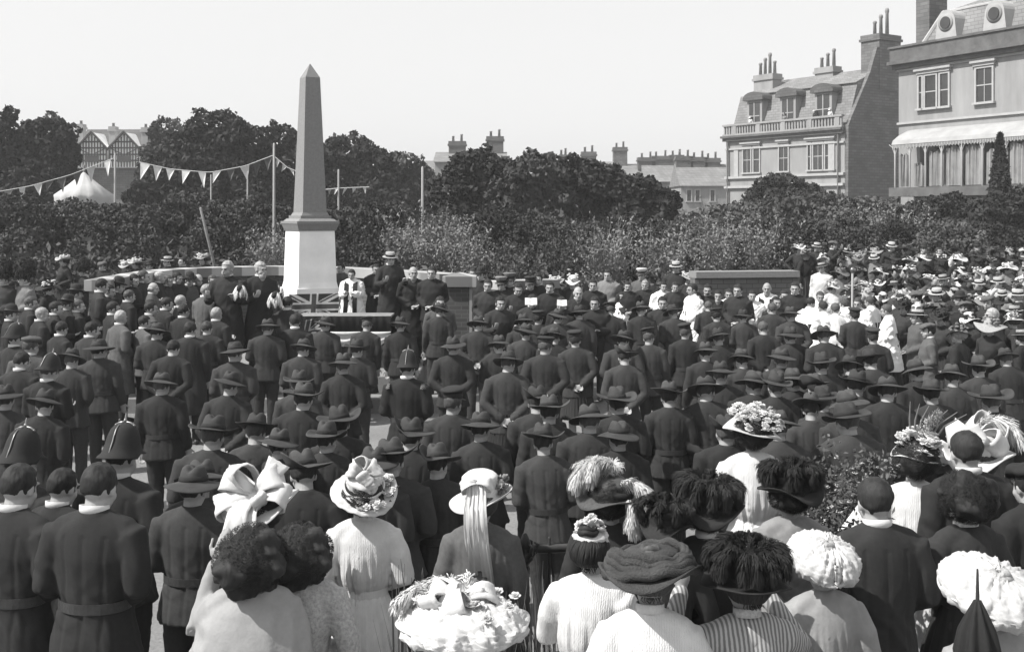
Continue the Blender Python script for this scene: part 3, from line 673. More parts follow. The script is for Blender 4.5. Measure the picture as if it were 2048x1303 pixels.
def bunting(label, pts, d, nfl, seed, L=.46):
    g = random.Random(seed); P = [at(x, y, d) for x, y in pts]
    root = empty('bunting', P[0]); tag(root, label, 'bunting', 'strings of flags'); o0 = P[0]
    n = 40; path = []
    for i in range(n + 1):
        t = i / n * (len(P) - 1); j = min(int(t), len(P) - 2); path.append(P[j].lerp(P[j + 1], t - j) - o0)
    for _ in range(2): path = [path[0]] + [(path[i - 1] + path[i] * 2 + path[i + 1]) / 4 for i in range(1, n)] + [path[-1]]
    bm = BM(); tube(bm, path, .012, 5); obj('cord', bm, FLAGW, root)
    for i in range(nfl):
        t = (i + .6) / nfl * n; j = min(int(t), n - 1); a = path[j]; dr = (path[j + 1] - path[j]).normalized()
        bm = BM(); w = L * .32 * g.uniform(.8, 1.2); l = L * g.uniform(.8, 1.25); sk = g.uniform(-.14, .1); yo = g.uniform(-.08, .08)
        m3 = [(a - dr * w), (a + dr * w), a + Vector((sk, yo * 2, -l)), a + Vector((sk * .4, yo + .04, -l * .5))]
        for off in (0, .008):
            vs = [bm.verts.new(q + Vector((0, off, -.005))) for q in m3]
            bm.faces.new((vs[0], vs[1], vs[3])); bm.faces.new((vs[0], vs[3], vs[2])); bm.faces.new((vs[1], vs[2], vs[3]))
        obj('pennant', bm, [FLAGW, FLAGW, FLAGW, FLAGR][g.randrange(4)] if nfl > 5 else FLAGW, root)
bunting('string of pennants rising from the left edge past the tent', [(-30, 388), (60, 372), (140, 350), (228, 316)], 40, 9, 1)
bunting('sagging string of white pennants across the dark wood', [(278, 324), (340, 338), (420, 345), (490, 332), (548, 310)], 38, 10, 2)
bunting('short string of flags dropping from the tall pole towards the obelisk', [(548, 312), (575, 335), (600, 345)], 36.5, 4, 3, .25)
bunting('short string of small flags right of the obelisk shaft', [(640, 380), (680, 376), (738, 374)], 36, 6, 4, .2)

# ------------------------------------------------------------------ monument, dais and exedra wall
def frustum(bm, w0, w1, z0, z1, mi=0):
    a = [bm.verts.new((sx * w0, sy * w0, z0)) for sx, sy in ((-1, -1), (1, -1), (1, 1), (-1, 1))]; b = [bm.verts.new((sx * w1, sy * w1, z1)) for sx, sy in ((-1, -1), (1, -1), (1, 1), (-1, 1))]
    bm.faces.new(a[::-1]).material_index = mi; bm.faces.new(b).material_index = mi
    for k in range(4): bm.faces.new((a[k], a[(k + 1) % 4], b[(k + 1) % 4], b[k])).material_index = mi
DZ = .6
def monument():
    d = 20.5; x = at(620, 0, d).x; root = empty('obelisk', (x, d, 0), R(32.5))
    tag(root, 'grey granite obelisk on a white marble pedestal', 'monument')
    z = lambda py: HC - (py - HOR) * d / FPX
    bm = BM(); frustum(bm, .235, .142, z(428), z(156)); frustum(bm, .142, .006, z(156) + .0, z(128)); obj('shaft', bm, GRANITE, root)
    bm = BM(); frustum(bm, .3, .3, z(437), z(431)); frustum(bm, .27, .245, z(431), z(425)); frustum(bm, .38, .33, z(442), z(437)); frustum(bm, .415, .415, z(447), z(442)); frustum(bm, .36, .41, z(461), z(447)); obj('cornice', bm, GRANITE, root)
    bm = BM(); frustum(bm, .372, .345, z(563), z(461)); frustum(bm, .395, .375, z(574), z(563)); frustum(bm, .42, .42, z(597), z(574)); obj('pedestal', bm, MARBLE, root)
    bm = BM(); frustum(bm, .62, .62, DZ, 1.1); frustum(bm, .52, .5, 1.1, z(597)); obj('plinth', bm, GRANITE, root)
    # dais of two stone steps round it
    d2 = empty('dais', (x + .1, d, 0)); tag(d2, 'low stepped stone dais carrying the obelisk', 'steps')
    b = BM(); box(b, -2.6, 2.5, -2.7, 2.4, -.05, DZ / 2, bev=.015); obj('step', b, GRANITE, d2)
    b = BM(); box(b, -2.2, 2.1, -2.3, 2.0, DZ / 2, DZ, bev=.015); obj('step', b, GRANITE, d2)
    # draped table before it
    td = 19.4; a = at(600, 0, td).x; e = at(786, 0, td).x; zt = HC - (628 - HOR) * td / FPX
    t = empty('draped_table', ((a + e) / 2, td, DZ)); tag(t, 'dark draped table with white swags in front of the obelisk', 'table')
    hw = (e - a) / 2; zt -= DZ
    b = BM(); box(b, -hw, hw, -.3, .3, zt - .04, zt, bev=.008); obj('table_top', b, WOOD, t)
    for sx in (-1, 1):
        for sy in (-1, 1): b = BM(); box(b, sx * (hw - .1) - .03, sx * (hw - .1) + .03, sy * .24 - .03, sy * .24 + .03, 0, zt - .041); obj('leg', b, WOOD, t)
    b = BM(); n = 60; top = []; bot = []; top2 = []; bot2 = []
    for k in range(n + 1):
        u = -hw + 2 * hw * k / n; y = -.315 - .012 * math.sin(k * 1.3)
        top.append(b.verts.new((u, -.312, zt - .006))); bot.append(b.verts.new((u, y - .02, zt - .3 + .01 * math.sin(k * .9)))); top2.append(b.verts.new((u, -.302, zt - .006))); bot2.append(b.verts.new((u, y - .008, zt - .3 + .01 * math.sin(k * .9))))
    for k in range(n):
        b.faces.new((top[k], top[k + 1], bot[k + 1], bot[k])); b.faces.new((top2[k], bot2[k], bot2[k + 1], top2[k + 1])); b.faces.new((bot[k], bot[k + 1], bot2[k + 1], bot2[k]))
    obj('valance', b, NAVY, t, smooth=True)
    for s in range(3):
        b = BM(); u0 = -hw + s * 2 * hw / 3; rows = []
        for r in range(8):
            row = []
            for k in range(15):
                q = k / 14; sag = (1 - (2 * q - 1) ** 2)
                row.append(b.verts.new((u0 + q * 2 * hw / 3, -.345 - .03 * math.sin(r * 1.7) - .02 * sag, zt - .27 - r / 7 * (.06 + .2 * sag))))
            rows.append(row)
        for r1, r2 in zip(rows, rows[1:]):
            for k in range(14): b.faces.new((r1[k], r1[k + 1], r2[k + 1], r2[k]))
        obj('swag', b, FLAGW, t, smooth=True)
    b = BM(); n = 40
    rows = []
    for r in range(6):
        rows.append([b.verts.new((-hw + 2 * hw * k / n, -.29 + .02 * math.sin(k * 1.1), (zt - .28) * (1 - r / 5))) for k in range(n + 1)])
    for r1, r2 in zip(rows, rows[1:]):
        for k in range(n): b.faces.new((r1[k], r1[k + 1], r2[k + 1], r2[k]))
    obj('cloth', b, FLAGB, t, smooth=True)
monument()
def jack(u, v):
    """Union flag, u and v in 0..1, proportion 2:1 -> 0 blue, 1 white, 2 red"""
    X = (u - .5) * 60; Y = (v - .5) * 30
    if abs(X) < 3 or abs(Y) < 3: return 2
    if abs(X) < 5 or abs(Y) < 5: return 1
    s = 1 if X * Y > 0 else -1
    dd = (Y - s * X * .5) / math.sqrt(1.25)
    if abs(dd) < 3:
        side = dd * (1 if X > 0 else -1)
        if 0 < side < 2 and s > 0: return 2
        if -2 < -side < 0 and s < 0 and side > 0: return 2
        return 1
    return 0
def union_flag(label, c, ux, vx, nu=84, nv=44, wave=.03, fold=7, droop=0):
    """ux, vx: vectors along width and height"""
    ux = Vector(ux); vx = Vector(vx); n = ux.cross(vx).normalized(); bm = BM(); g = []
    for j in range(nv + 1):
        row = []
        for i in range(nu + 1):
            u, v = i / nu, j / nv
            p = ux * (u - .5) + vx * (v - .5) + n * (wave * math.sin(u * fold * 2 + v * 2) * (1.1 - v)) + Vector((0, 0, -droop * (1 - (2 * u - 1) ** 2) * (v)))
            row.append(bm.verts.new(p))
        g.append(row)
    for j in range(nv):
        for i in range(nu):
            f = bm.faces.new((g[j][i], g[j][i + 1], g[j + 1][i + 1], g[j + 1][i])); f.material_index = jack((i + .5) / nu, (j + .5) / nv)
    bmesh.ops.solidify(bm, geom=list(bm.faces), thickness=.006)
    o = obj('flag', bm, [FLAGB, FLAGW, FLAGR], None, c, True); return tag(o, label, 'flag', 'union flags on the monument')
d = 19.75
p = at(627, 613, d); union_flag('union flag spread along the foot of the white pedestal', p, (.86, .22, .0), (.02, .06, .46))
p = at(612, 668, 19.0); union_flag('union flag hanging in folds left of the draped table', p, (.62, .06, .1), (.1, .0, .5), wave=.05)

def wall_run(label, pts, top, name='garden_wall', t=.3, wallm=BRICK, capm=STONE, ch=.13, cw=.48, piers=()):
    """pts: (px, depth) in order; masonry wall with coping"""
    P = [Vector((at(px, 0, dd).x, dd, 0)) for px, dd in pts]
    # smooth curve
    Q = []
    for i in range(len(P) - 1):
        p0 = P[max(i - 1, 0)]; p1 = P[i]; p2 = P[i + 1]; p3 = P[min(i + 2, len(P) - 1)]
        for s in range(8):
            u = s / 8; Q.append(.5 * ((2 * p1) + (p2 - p0) * u + (2 * p0 - 5 * p1 + 4 * p2 - p3) * u * u + (3 * p1 - p0 - 3 * p2 + p3) * u ** 3))
    Q.append(P[-1]); o0 = Q[len(Q) // 2].copy(); root = empty(name, o0); tag(root, label, 'wall')
    def strip(w, z0, z1):
        bm = BM(); rs = []
        for i, q in enumerate(Q):
            tg = (Q[min(i + 1, len(Q) - 1)] - Q[max(i - 1, 0)]).normalized(); n = Vector((-tg.y, tg.x, 0)); gz = z0 if z0 is not None else -.1
            rs.append([bm.verts.new(q - o0 + n * s * w / 2 + Vector((0, 0, zz))) for s, zz in ((-1, gz), (1, gz), (1, z1), (-1, z1))])
        for a, b in zip(rs, rs[1:]):
            for k in range(4): bm.faces.new((a[k], a[(k + 1) % 4], b[(k + 1) % 4], b[k]))
        bm.faces.new(rs[0]); bm.faces.new(rs[-1]); return bm
    obj('masonry', strip(t, None, top - ch), wallm, root)
    c = strip(cw, top - ch + .002, top); obj('coping', c, capm, root)
    for px, dd in piers:
        q = Vector((at(px, 0, dd).x, dd, 0)) - o0
        b = BM(); box(b, q.x - .24, q.x + .24, q.y - .24, q.y + .24, -.1, top - .22); po = obj('pier', b, wallm, root)
        b = BM(); box(b, q.x - .32, q.x + .32, q.y - .32, q.y + .32, top - .218, top - .02); frv = [b.verts.new((q.x + sx * .32, q.y + sy * .32, top - .02)) for sx, sy in ((-1, -1), (1, -1), (1, 1), (-1, 1))]; tp = b.verts.new((q.x, q.y, top + .05))
        for k in range(4): b.faces.new((frv[k], frv[(k + 1) % 4], tp))
        obj('cap', b, capm, po)
        b = BM(); box(b, q.x + .19, q.x + .245, q.y - .25, q.y - .2, 0, top - .225); obj('quoin', b, capm, po)
wall_run('curved wall with white coping behind the obelisk, ending in a pier', [(195, 19.6), (310, 22.8), (430, 24.2), (560, 24.7), (680, 24.2), (800, 23.0), (920, 21.4)], 2.1, ch=.2, piers=((920, 21.3),))
wall_run('short white coped wall right of the brick pier', [(985, 21.2), (1050, 21.6), (1112, 21.8)], 1.98, ch=.16)
wall_run('long dark parapet with grey coping between officials and bank crowd', [(1385, 23.2), (1490, 23.4), (1590, 23.6)], 2.06, wallm=courses('dark parapet stone', .1, .05, .3, .1), capm=GRANITE, ch=.13)

def undergrowth():
    """rough ground cover and low scrub on the bank behind the wall"""
    g = np.random.default_rng(5); pts = []; nb = 520; Q = []
    for i in range(nb):
        y = 29 + 26 * g.uniform() ** 1.3; x = g.uniform(-.56, .56) * y; 
        if abs(x / y) < .0: continue
        r = g.uniform(.5, 1.3); h = g.uniform(.7, 1.9) * (1.0 if y > 32 else .6); z = ground_z(x, y); k = 130
        o = g.normal(size=(k, 3)); o /= np.linalg.norm(o, axis=1)[:, None]; o[:, 2] = np.abs(o[:, 2])
        pts.append(np.array([x, y, z]) + o * np.array([r, r, h]) * g.uniform(.45, 1, k)[:, None] ** .5)
    P = np.concatenate(pts)
    tag(inst('undergrowth', quads_mesh('undergrowth', cards(P, .11, None, 3, 2.4), mat('mixed scrub leaves', .05, .75, .65, .35)), None), kind='stuff')
undergrowth()
# ------------------------------------------------------------------ people: bodies, clothes, hats
# a person faces +Y; every measure in metres for a man of 1.74 m
POSES = {   # (elbow, wrist, hand direction) of the right (+x) arm; the left is mirrored unless given
    'down': ((.238, -.035, 1.14), (.242, .05, .90), (.0, .15, -1)),
    'clasp': ((.245, -.05, 1.15), (.075, .2, 1.03), (-.8, .35, -.1)),
    'book': ((.24, .0, 1.14), (.11, .27, 1.17), (-.45, .8, .25)),
    'behind': ((.265, -.08, 1.15), (.07, -.17, .98), (-.85, -.1, -.3)),
    'cross': ((.25, .02, 1.15), (-.04, .2, 1.16), (-.95, .1, .05)),
    'hip': ((.38, -.08, 1.2), (.2, .08, 1.03), (-.6, .3, -.5)),
    'shade': ((.36, .13, 1.44), (.14, .2, 1.66), (-.7, -.1, .3)),
    'lift': ((.33, .16, 1.26), (.2, .33, 1.5), (-.2, .2, .9)),
    'hold': ((.26, .08, 1.14), (.18, .32, 1.2), (-.1, .6, .5)),
    'hair': ((.27, .06, 1.25), (.18, .1, 1.56), (-.35, .1, .9)),
}
def arms(pose):
    if isinstance(pose, str): r = l = POSES[pose]
    else: r, l = POSES[pose[0]], POSES[pose[1]]
    f = lambda a: tuple((-v[0], v[1], v[2]) for v in a)
    return {1: r, -1: f(l)}
def head_matrix(pitch, yaw):
    p = Vector((0, .0, 1.50)); return Matrix.Translation(p + Vector((0, .006, -.03))) @ Matrix.Rotation(yaw, 4, 'Z') @ Matrix.Rotation(-pitch, 4, 'X') @ Matrix.Translation(-p)
SHX = {'m': .185, 'f': .158}
_lib = {}
def memo(fn):
    def w(*a):
        k = (fn.__name__,) + a
        if k not in _lib: _lib[k] = fn(*a)
        return _lib[k]
    return w
def hand(bm, w, dr, side):
    w = Vector(w); d = Vector(dr).normalized(); inn = Vector((-side, 0, 0)); 
    n = d.cross(inn)
    if n.length < .3: inn = Vector((0, 0, -1)); n = d.cross(inn)
    n.normalize(); lat = n.cross(d).normalized()          # lat: across the palm, n: palm normal
    c = w + d * .05
    tube(bm, [w, w + d * .05, w + d * .092], [.027, .04, .036], 10, .42, ref=lat)
    for i, (o, ln) in enumerate(((-.029, .066), (-.010, .078), (.010, .073), (.028, .058))):
        b = w + d * .088 + lat * o; m = b + d * ln * .5 + n * .008; e = m + d * ln * .38 + n * .026
        tube(bm, [b, m, e], [.0088, .0082, .007], 7)
    b = w + d * .025 - lat * .032; m = b + d * .032 - lat * .024 + n * .01; e = m + d * .034 - lat * .004 + n * .012
    tube(bm, [b, m, e], [.0105, .0095, .008], 7)
def head_geo(bm, sex, mw):
    k = 1 if sex == 'm' else .95
    ball(bm, (0, -.012, 1.648), (.076 * k, .096, .094), 20, 14, 0, mw)
    ball(bm, (0, .028, 1.60), (.062 * k, .066, .086), 18, 12, 0, mw)
    ball(bm, (0, .045, 1.553), (.04 * k, .042, .036), 14, 10, 0, mw)        # chin and jaw
    for s in (-1, 1):
        ball(bm, (s * .04, .05, 1.592), (.024, .026, .026), 10, 8, 0, mw)   # cheek
        ball(bm, (s * .074 * k, -.005, 1.62), (.011, .02, .031), 8, 8, 0, mw)   # ear
    v0 = bm.verts[:]; 
    ball(bm, (0, .083, 1.655), (.052 * k, .016, .011), 12, 8, 0, mw)        # brow
    t = len(bm.verts); P = [mw @ Vector(q) for q in ((0, .086, 1.645), (0, .103, 1.618), (0, .106, 1.604))]
    tube(bm, P, [.009, .012, .015], 8)                                       # nose
    ball(bm, (0, .086, 1.573), (.024, .012, .007), 10, 6, 0, mw); ball(bm, (0, .084, 1.562), (.02, .012, .008), 10, 6, 0, mw)
@memo
def body0(sex, pose):
    hm = Matrix.Identity(4); bm = BM(); sx = SHX[sex]; A = arms(pose)
    if sex == 'm': loft(bm, [(0, 0, .86, .15, .11), (0, 0, .95, .16, .12), (0, 0, 1.08, .14, .1), (0, .01, 1.28, .165, .115), (0, 0, 1.36, .16, .09), (0, -.01, 1.43, .10, .065), (0, -.01, 1.47, .06, .055)])
    else: loft(bm, [(0, 0, .84, .165, .115), (0, 0, .93, .17, .125), (0, 0, 1.08, .115, .09), (0, .02, 1.26, .14, .12), (0, 0, 1.36, .135, .08), (0, -.01, 1.43, .085, .055), (0, -.01, 1.47, .05, .05)])
    nb = .058 if sex == 'm' else .048
    tube(bm, [(0, -.02, 1.42), (0, -.012, 1.50), (0, -.01, 1.58)], [nb * 1.1, nb, nb * .97], 14)
    head_geo(bm, sex, hm)
    q = 1 if sex == 'm' else .82
    for s in (-1, 1):
        el, wr, dr = A[s]; sh = Vector((s * (sx - .012), -.005, 1.385))
        tube(bm, [sh, sh.lerp(Vector(el), .5), el, Vector(el).lerp(Vector(wr), .4), wr], [.05 * q, .045 * q, .04 * q, .037 * q, .027 * q], 12)
        hand(bm, wr, dr, s)
        tube(bm, [(s * .085, 0, .92), (s * .09, .01, .7), (s * .09, .005, .49), (s * .092, -.015, .34), (s * .093, -.01, .09)], [.088, .075, .056, .056, .038], 12)
        tube(bm, [(s * .093, -.03, .04), (s * .1, .06, .035), (s * .105, .15, .025)], [.04, .042, .026], 10, .8)
    me = voxel(bm, .007, 2, 'body', [SKIN, DARKP])
    b2 = BM()
    for s in (-1, 1):
        ball(b2, (s * .031, .0875, 1.636), (.013, .007, .006), 10, 6, 1, hm)
        tube(b2, [hm @ Vector(p) for p in ((s * .016, .098, 1.655), (s * .032, .097, 1.659), (s * .05, .085, 1.653))], .0035, 6, mi=1)
    tube(b2, [hm @ Vector(p) for p in ((-.022, .093, 1.567), (0, .0995, 1.568), (.022, .093, 1.567))], .0022, 6, mi=1)
    return join(me, b2)
@memo
def body(sex, pose, pitch, yaw):
    src = body0(sex, pose)
    me = src.copy(); n = len(me.vertices); co = np.empty(n * 3); me.vertices.foreach_get('co', co); co = co.reshape(-1, 3)
    w = np.clip((co[:, 2] - 1.44) / .1, 0, 1); w = w * w * (3 - 2 * w)
    w[(np.abs(co[:, 0]) > .115) | (co[:, 1] > .15)] = 0
    M_ = np.array(head_matrix(pitch, yaw)); q = co @ M_[:3, :3].T + M_[:3, 3]
    co = co * (1 - w[:, None]) + q * w[:, None]
    me.vertices.foreach_set('co', co.ravel()); me.update(); return me
def sleeves(bm, sex, pose, radii, grow=0, cuff=None):
    sx = SHX[sex]; A = arms(pose)
    for s in (-1, 1):
        el, wr, dr = A[s]; el = Vector(el); wr = Vector(wr); sh = Vector((s * sx, -.008, 1.398))
        e2 = wr - (wr - el).normalized() * .012
        tube(bm, [(0, -.02, 1.45), (s * .075, -.016, 1.445), sh + Vector((-s * .02, 0, .012))], [.06, .058, .062], 12)
        pts = [sh + Vector((-s * .05, 0, .0)), sh + Vector((s * .004, 0, -.012)), sh.lerp(el, .5) + Vector((s * .004, 0, 0)), el, el.lerp(e2, .5), e2]
        tube(bm, pts, radii, 14, cap=True)
FOLD = lambda c: .3 + .7 * min(1, max(0, (1.42 - c.z) * 4))
def gathers(me):
    def g(c):
        if abs(c.x) < .17:
            a = math.atan2(c.x, -c.y); return (noise.noise(Vector((a * 9, c.z * 2.2, 1))) * .019 + noise.noise(Vector((a * 22, c.z * 3, 5))) * .007) * (.1 + .9 * smooth01(-1.39, -1.16, -c.z))
        return (noise.noise(Vector((c.x * 14, c.y * 14, c.z * 9))) * .012 + noise.noise(Vector((c.x * 40, c.y * 40, c.z * 14))) * .003) * .62
    displace(me, g)
@memo
def jacket(sex, pose, style, fine):
    vs = .0115 if fine else .015; bm = BM(); f = 1 if sex == 'm' else .88
    w = lambda rings: loft(bm, [(x, y, z, rx * f, ry) for x, y, z, rx, ry in rings], 26, power=2.25)
    top = [(0, -.005, 1.37, .206, .122), (0, -.012, 1.42, .18, .104), (0, -.018, 1.462, .118, .086), (0, -.018, 1.488, .078, .074), (0, -.014, 1.515, .068, .066)]
    if style == 'tunic': w([(0, -.005, .80, .222, .172), (0, -.005, .9, .205, .156), (0, 0, 1.0, .178, .136), (0, 0, 1.06, .168, .128), (0, .005, 1.16, .182, .134), (0, .005, 1.29, .205, .14)] + top)
    elif style == 'lounge': w([(0, -.005, .76, .215, .165), (0, -.005, .9, .2, .155), (0, 0, 1.08, .18, .138), (0, .005, 1.25, .203, .142)] + top)
    elif style == 'frock': w([(0, -.02, .45, .26, .22), (0, -.015, .7, .235, .195), (0, -.005, .95, .2, .155), (0, 0, 1.1, .178, .135), (0, .005, 1.27, .203, .14)] + top)
    elif style == 'blouse': w([(0, 0, .99, .168, .135), (0, 0, 1.04, .145, .118), (0, 0, 1.07, .138, .112), (0, .01, 1.11, .172, .142), (0, .012, 1.17, .188, .158), (0, .012, 1.28, .19, .155)] + [(0, -.005, 1.37, .19, .12), (0, -.012, 1.41, .165, .098), (0, -.018, 1.452, .1, .078), (0, -.016, 1.482, .064, .062), (0, -.012, 1.515, .06, .058)])
    elif style == 'bodice': w([(0, 0, .93, .195, .15), (0, 0, 1.0, .165, .13), (0, 0, 1.07, .14, .112), (0, .015, 1.2, .17, .145), (0, .012, 1.28, .18, .148)] + [(0, -.005, 1.37, .188, .118), (0, -.012, 1.41, .165, .098), (0, -.018, 1.452, .1, .078), (0, -.016, 1.482, .062, .06)])
    elif style == 'surplice': w([(0, -.005, .52, .34, .27), (0, 0, .75, .3, .24), (0, 0, 1.0, .24, .19), (0, .005, 1.25, .215, .155)] + top)
    elif style == 'cape': w([(0, .0, .98, .33, .24), (0, 0, 1.1, .335, .24), (0, 0, 1.25, .3, .2), (0, -.0, 1.34, .26, .165), (0, -.01, 1.4, .2, .13), (0, -.02, 1.44, .12, .09), (0, -.02, 1.465, .075, .07)])
    q = {'tunic': [.05, .083, .069, .062, .055, .048], 'lounge': [.05, .083, .07, .062, .056, .05], 'frock': [.05, .084, .071, .064, .058, .052], 'blouse': [.045, .078, .082, .07, .06, .038], 'bodice': [.045, .08, .068, .056, .05, .04], 'surplice': [.05, .085, .08, .075, .075, .07], 'cape': [.045, .07, .06, .055, .05, .04]}[style]
    sleeves(bm, sex, pose, q)
    me = voxel(bm, vs, 6 if not fine else 9, 'jacket', KHAKI)
    if style == 'surplice': wrinkle(me, .02, (15, 15, 2.2), 3)
    elif style == 'blouse': gathers(me)
    elif style == 'cape': wrinkle(me, .016, (11, 11, 3), 5, FOLD)
    else:
        wrinkle(me, .013, (9, 9, 2.6), 6, FOLD); wrinkle(me, .0045, (21, 21, 6), 16, FOLD)
        displace(me, lambda c: (-.006 * math.exp(-(c.x / .011) ** 2) - .005 * math.exp(-((abs(c.x) - .095 - .03 * abs(c.z - 1.1)) / .01) ** 2)) * (1 if c.y < -.02 and c.z < 1.4 else 0))
    return me
@memo
def trousers(sex):
    bm = BM(); loft(bm, [(0, 0, .84, .17, .13), (0, 0, .95, .17, .13), (0, 0, 1.06, .15, .115)])
    for s in (-1, 1): tube(bm, [(s * .085, 0, .9), (s * .094, .01, .7), (s * .094, .01, .49), (s * .096, -.01, .3), (s * .097, -.005, .08)], [.108, .098, .078, .072, .066], 12)
    me = voxel(bm, .015, 2, 'trousers', KHAKI); wrinkle(me, .006, (14, 14, 20), 2); return me
@memo
def boots():
    bm = BM()
    tube(bm, [(0, -.01, .1), (0, -.01, .05)], [.052, .052], 10); tube(bm, [(0, -.045, .045), (.005, .06, .045), (.012, .155, .032)], [.046, .049, .034], 10, .9)
    return voxel(bm, .012, 2, 'boot', LEATHER)
@memo
def skirt(kind):
    bm = BM(); seg = 90; N_ = 14
    for k in range(1): pass
    z0, z1, r0, r1, n = (1.07, .03, .128, .42, 22) if kind == 'long' else (1.04, .5, .165, .262, 30) if kind == 'kilt' else (1.2, .02, .2, .34, 16)
    rs = []
    for i in range(N_ + 1):
        t = i / N_; z = z0 + (z1 - z0) * t; hip = .06 * math.sin(min(1, t * 3.2) * math.pi / 2) if kind == 'long' else 0
        r = r0 + hip + (r1 - r0 - hip) * t ** 1.35; am = .026 * t ** .7 if kind == 'long' else .014
        rs.append([bm.verts.new(((r + am * math.sin(n * a + 1.2 * math.sin(3 * a))) * math.cos(a) * 1.04, (r * .86 + am * math.sin(n * a + 1.2 * math.sin(3 * a))) * math.sin(a) - (.05 * t if kind == 'long' else 0), z)) for a in (2 * math.pi * k / seg for k in range(seg))])
    for a, b in zip(rs, rs[1:]):
        for k in range(seg): bm.faces.new((a[k], a[(k + 1) % seg], b[(k + 1) % seg], b[k]))
    bm.faces.new(rs[0]); bm.faces.new(rs[-1])
    return to_mesh(bm, 'skirt', BLACK)
@memo
def ring_part(kind, sex):
    bm = BM(); f = 1 if sex == 'm' else .88
    if kind == 'collar': lo, hi, a, b, c, y = 1.488, 1.528, .066, .066, .004, -.014
    elif kind == 'belt': lo, hi, a, b, c, y = 1.035, 1.085, .178, .138, .004, 0
    elif kind == 'waistband': lo, hi, a, b, c, y = 1.035, 1.085, .143 / .88, .118, .004, 0
    n = 36; rs = []
    for rr, zz in ((0, lo), (c, lo + .002), (c * .8, hi), (-c * .2, hi), (-c * .5, lo)):
        rs.append([bm.verts.new(((a * f + rr) * math.cos(t), y + (b + rr) * math.sin(t), zz + (.012 * -math.sin(t) if kind == 'collar' else 0))) for t in (2 * math.pi * k / n for k in range(n))])
    rs.append(rs[0])
    for p, q in zip(rs, rs[1:]):
        for k in range(n): bm.faces.new((p[k], p[(k + 1) % n], q[(k + 1) % n], q[k]))
    return to_mesh(bm, kind, WHITE, kind == 'collar')
@memo
def bandolier():
    bm = BM(); n = 40; rs = []
    for i in range(n):
        t = 2 * math.pi * i / n; x = .15 * math.cos(t) + .02; y = .152 * math.sin(t) * (1 - .12 * max(0, -math.cos(t))) + .002; z = 1.215 - .225 * math.cos(t); nn = Vector((math.cos(t), math.sin(t), 0)) * .006; up = Vector((math.sin(t) * .012, 0, .028))
        p = Vector((x, y, z)); rs.append([bm.verts.new(q) for q in (p - up - nn, p - up + nn, p + up + nn, p + up - nn)])
    rs.append(rs[0])
    for a, b in zip(rs, rs[1:]):
        for k in range(4): bm.faces.new((a[k], a[(k + 1) % 4], b[(k + 1) % 4], b[k]))
    return to_mesh(bm, 'bandolier', LEATHER)
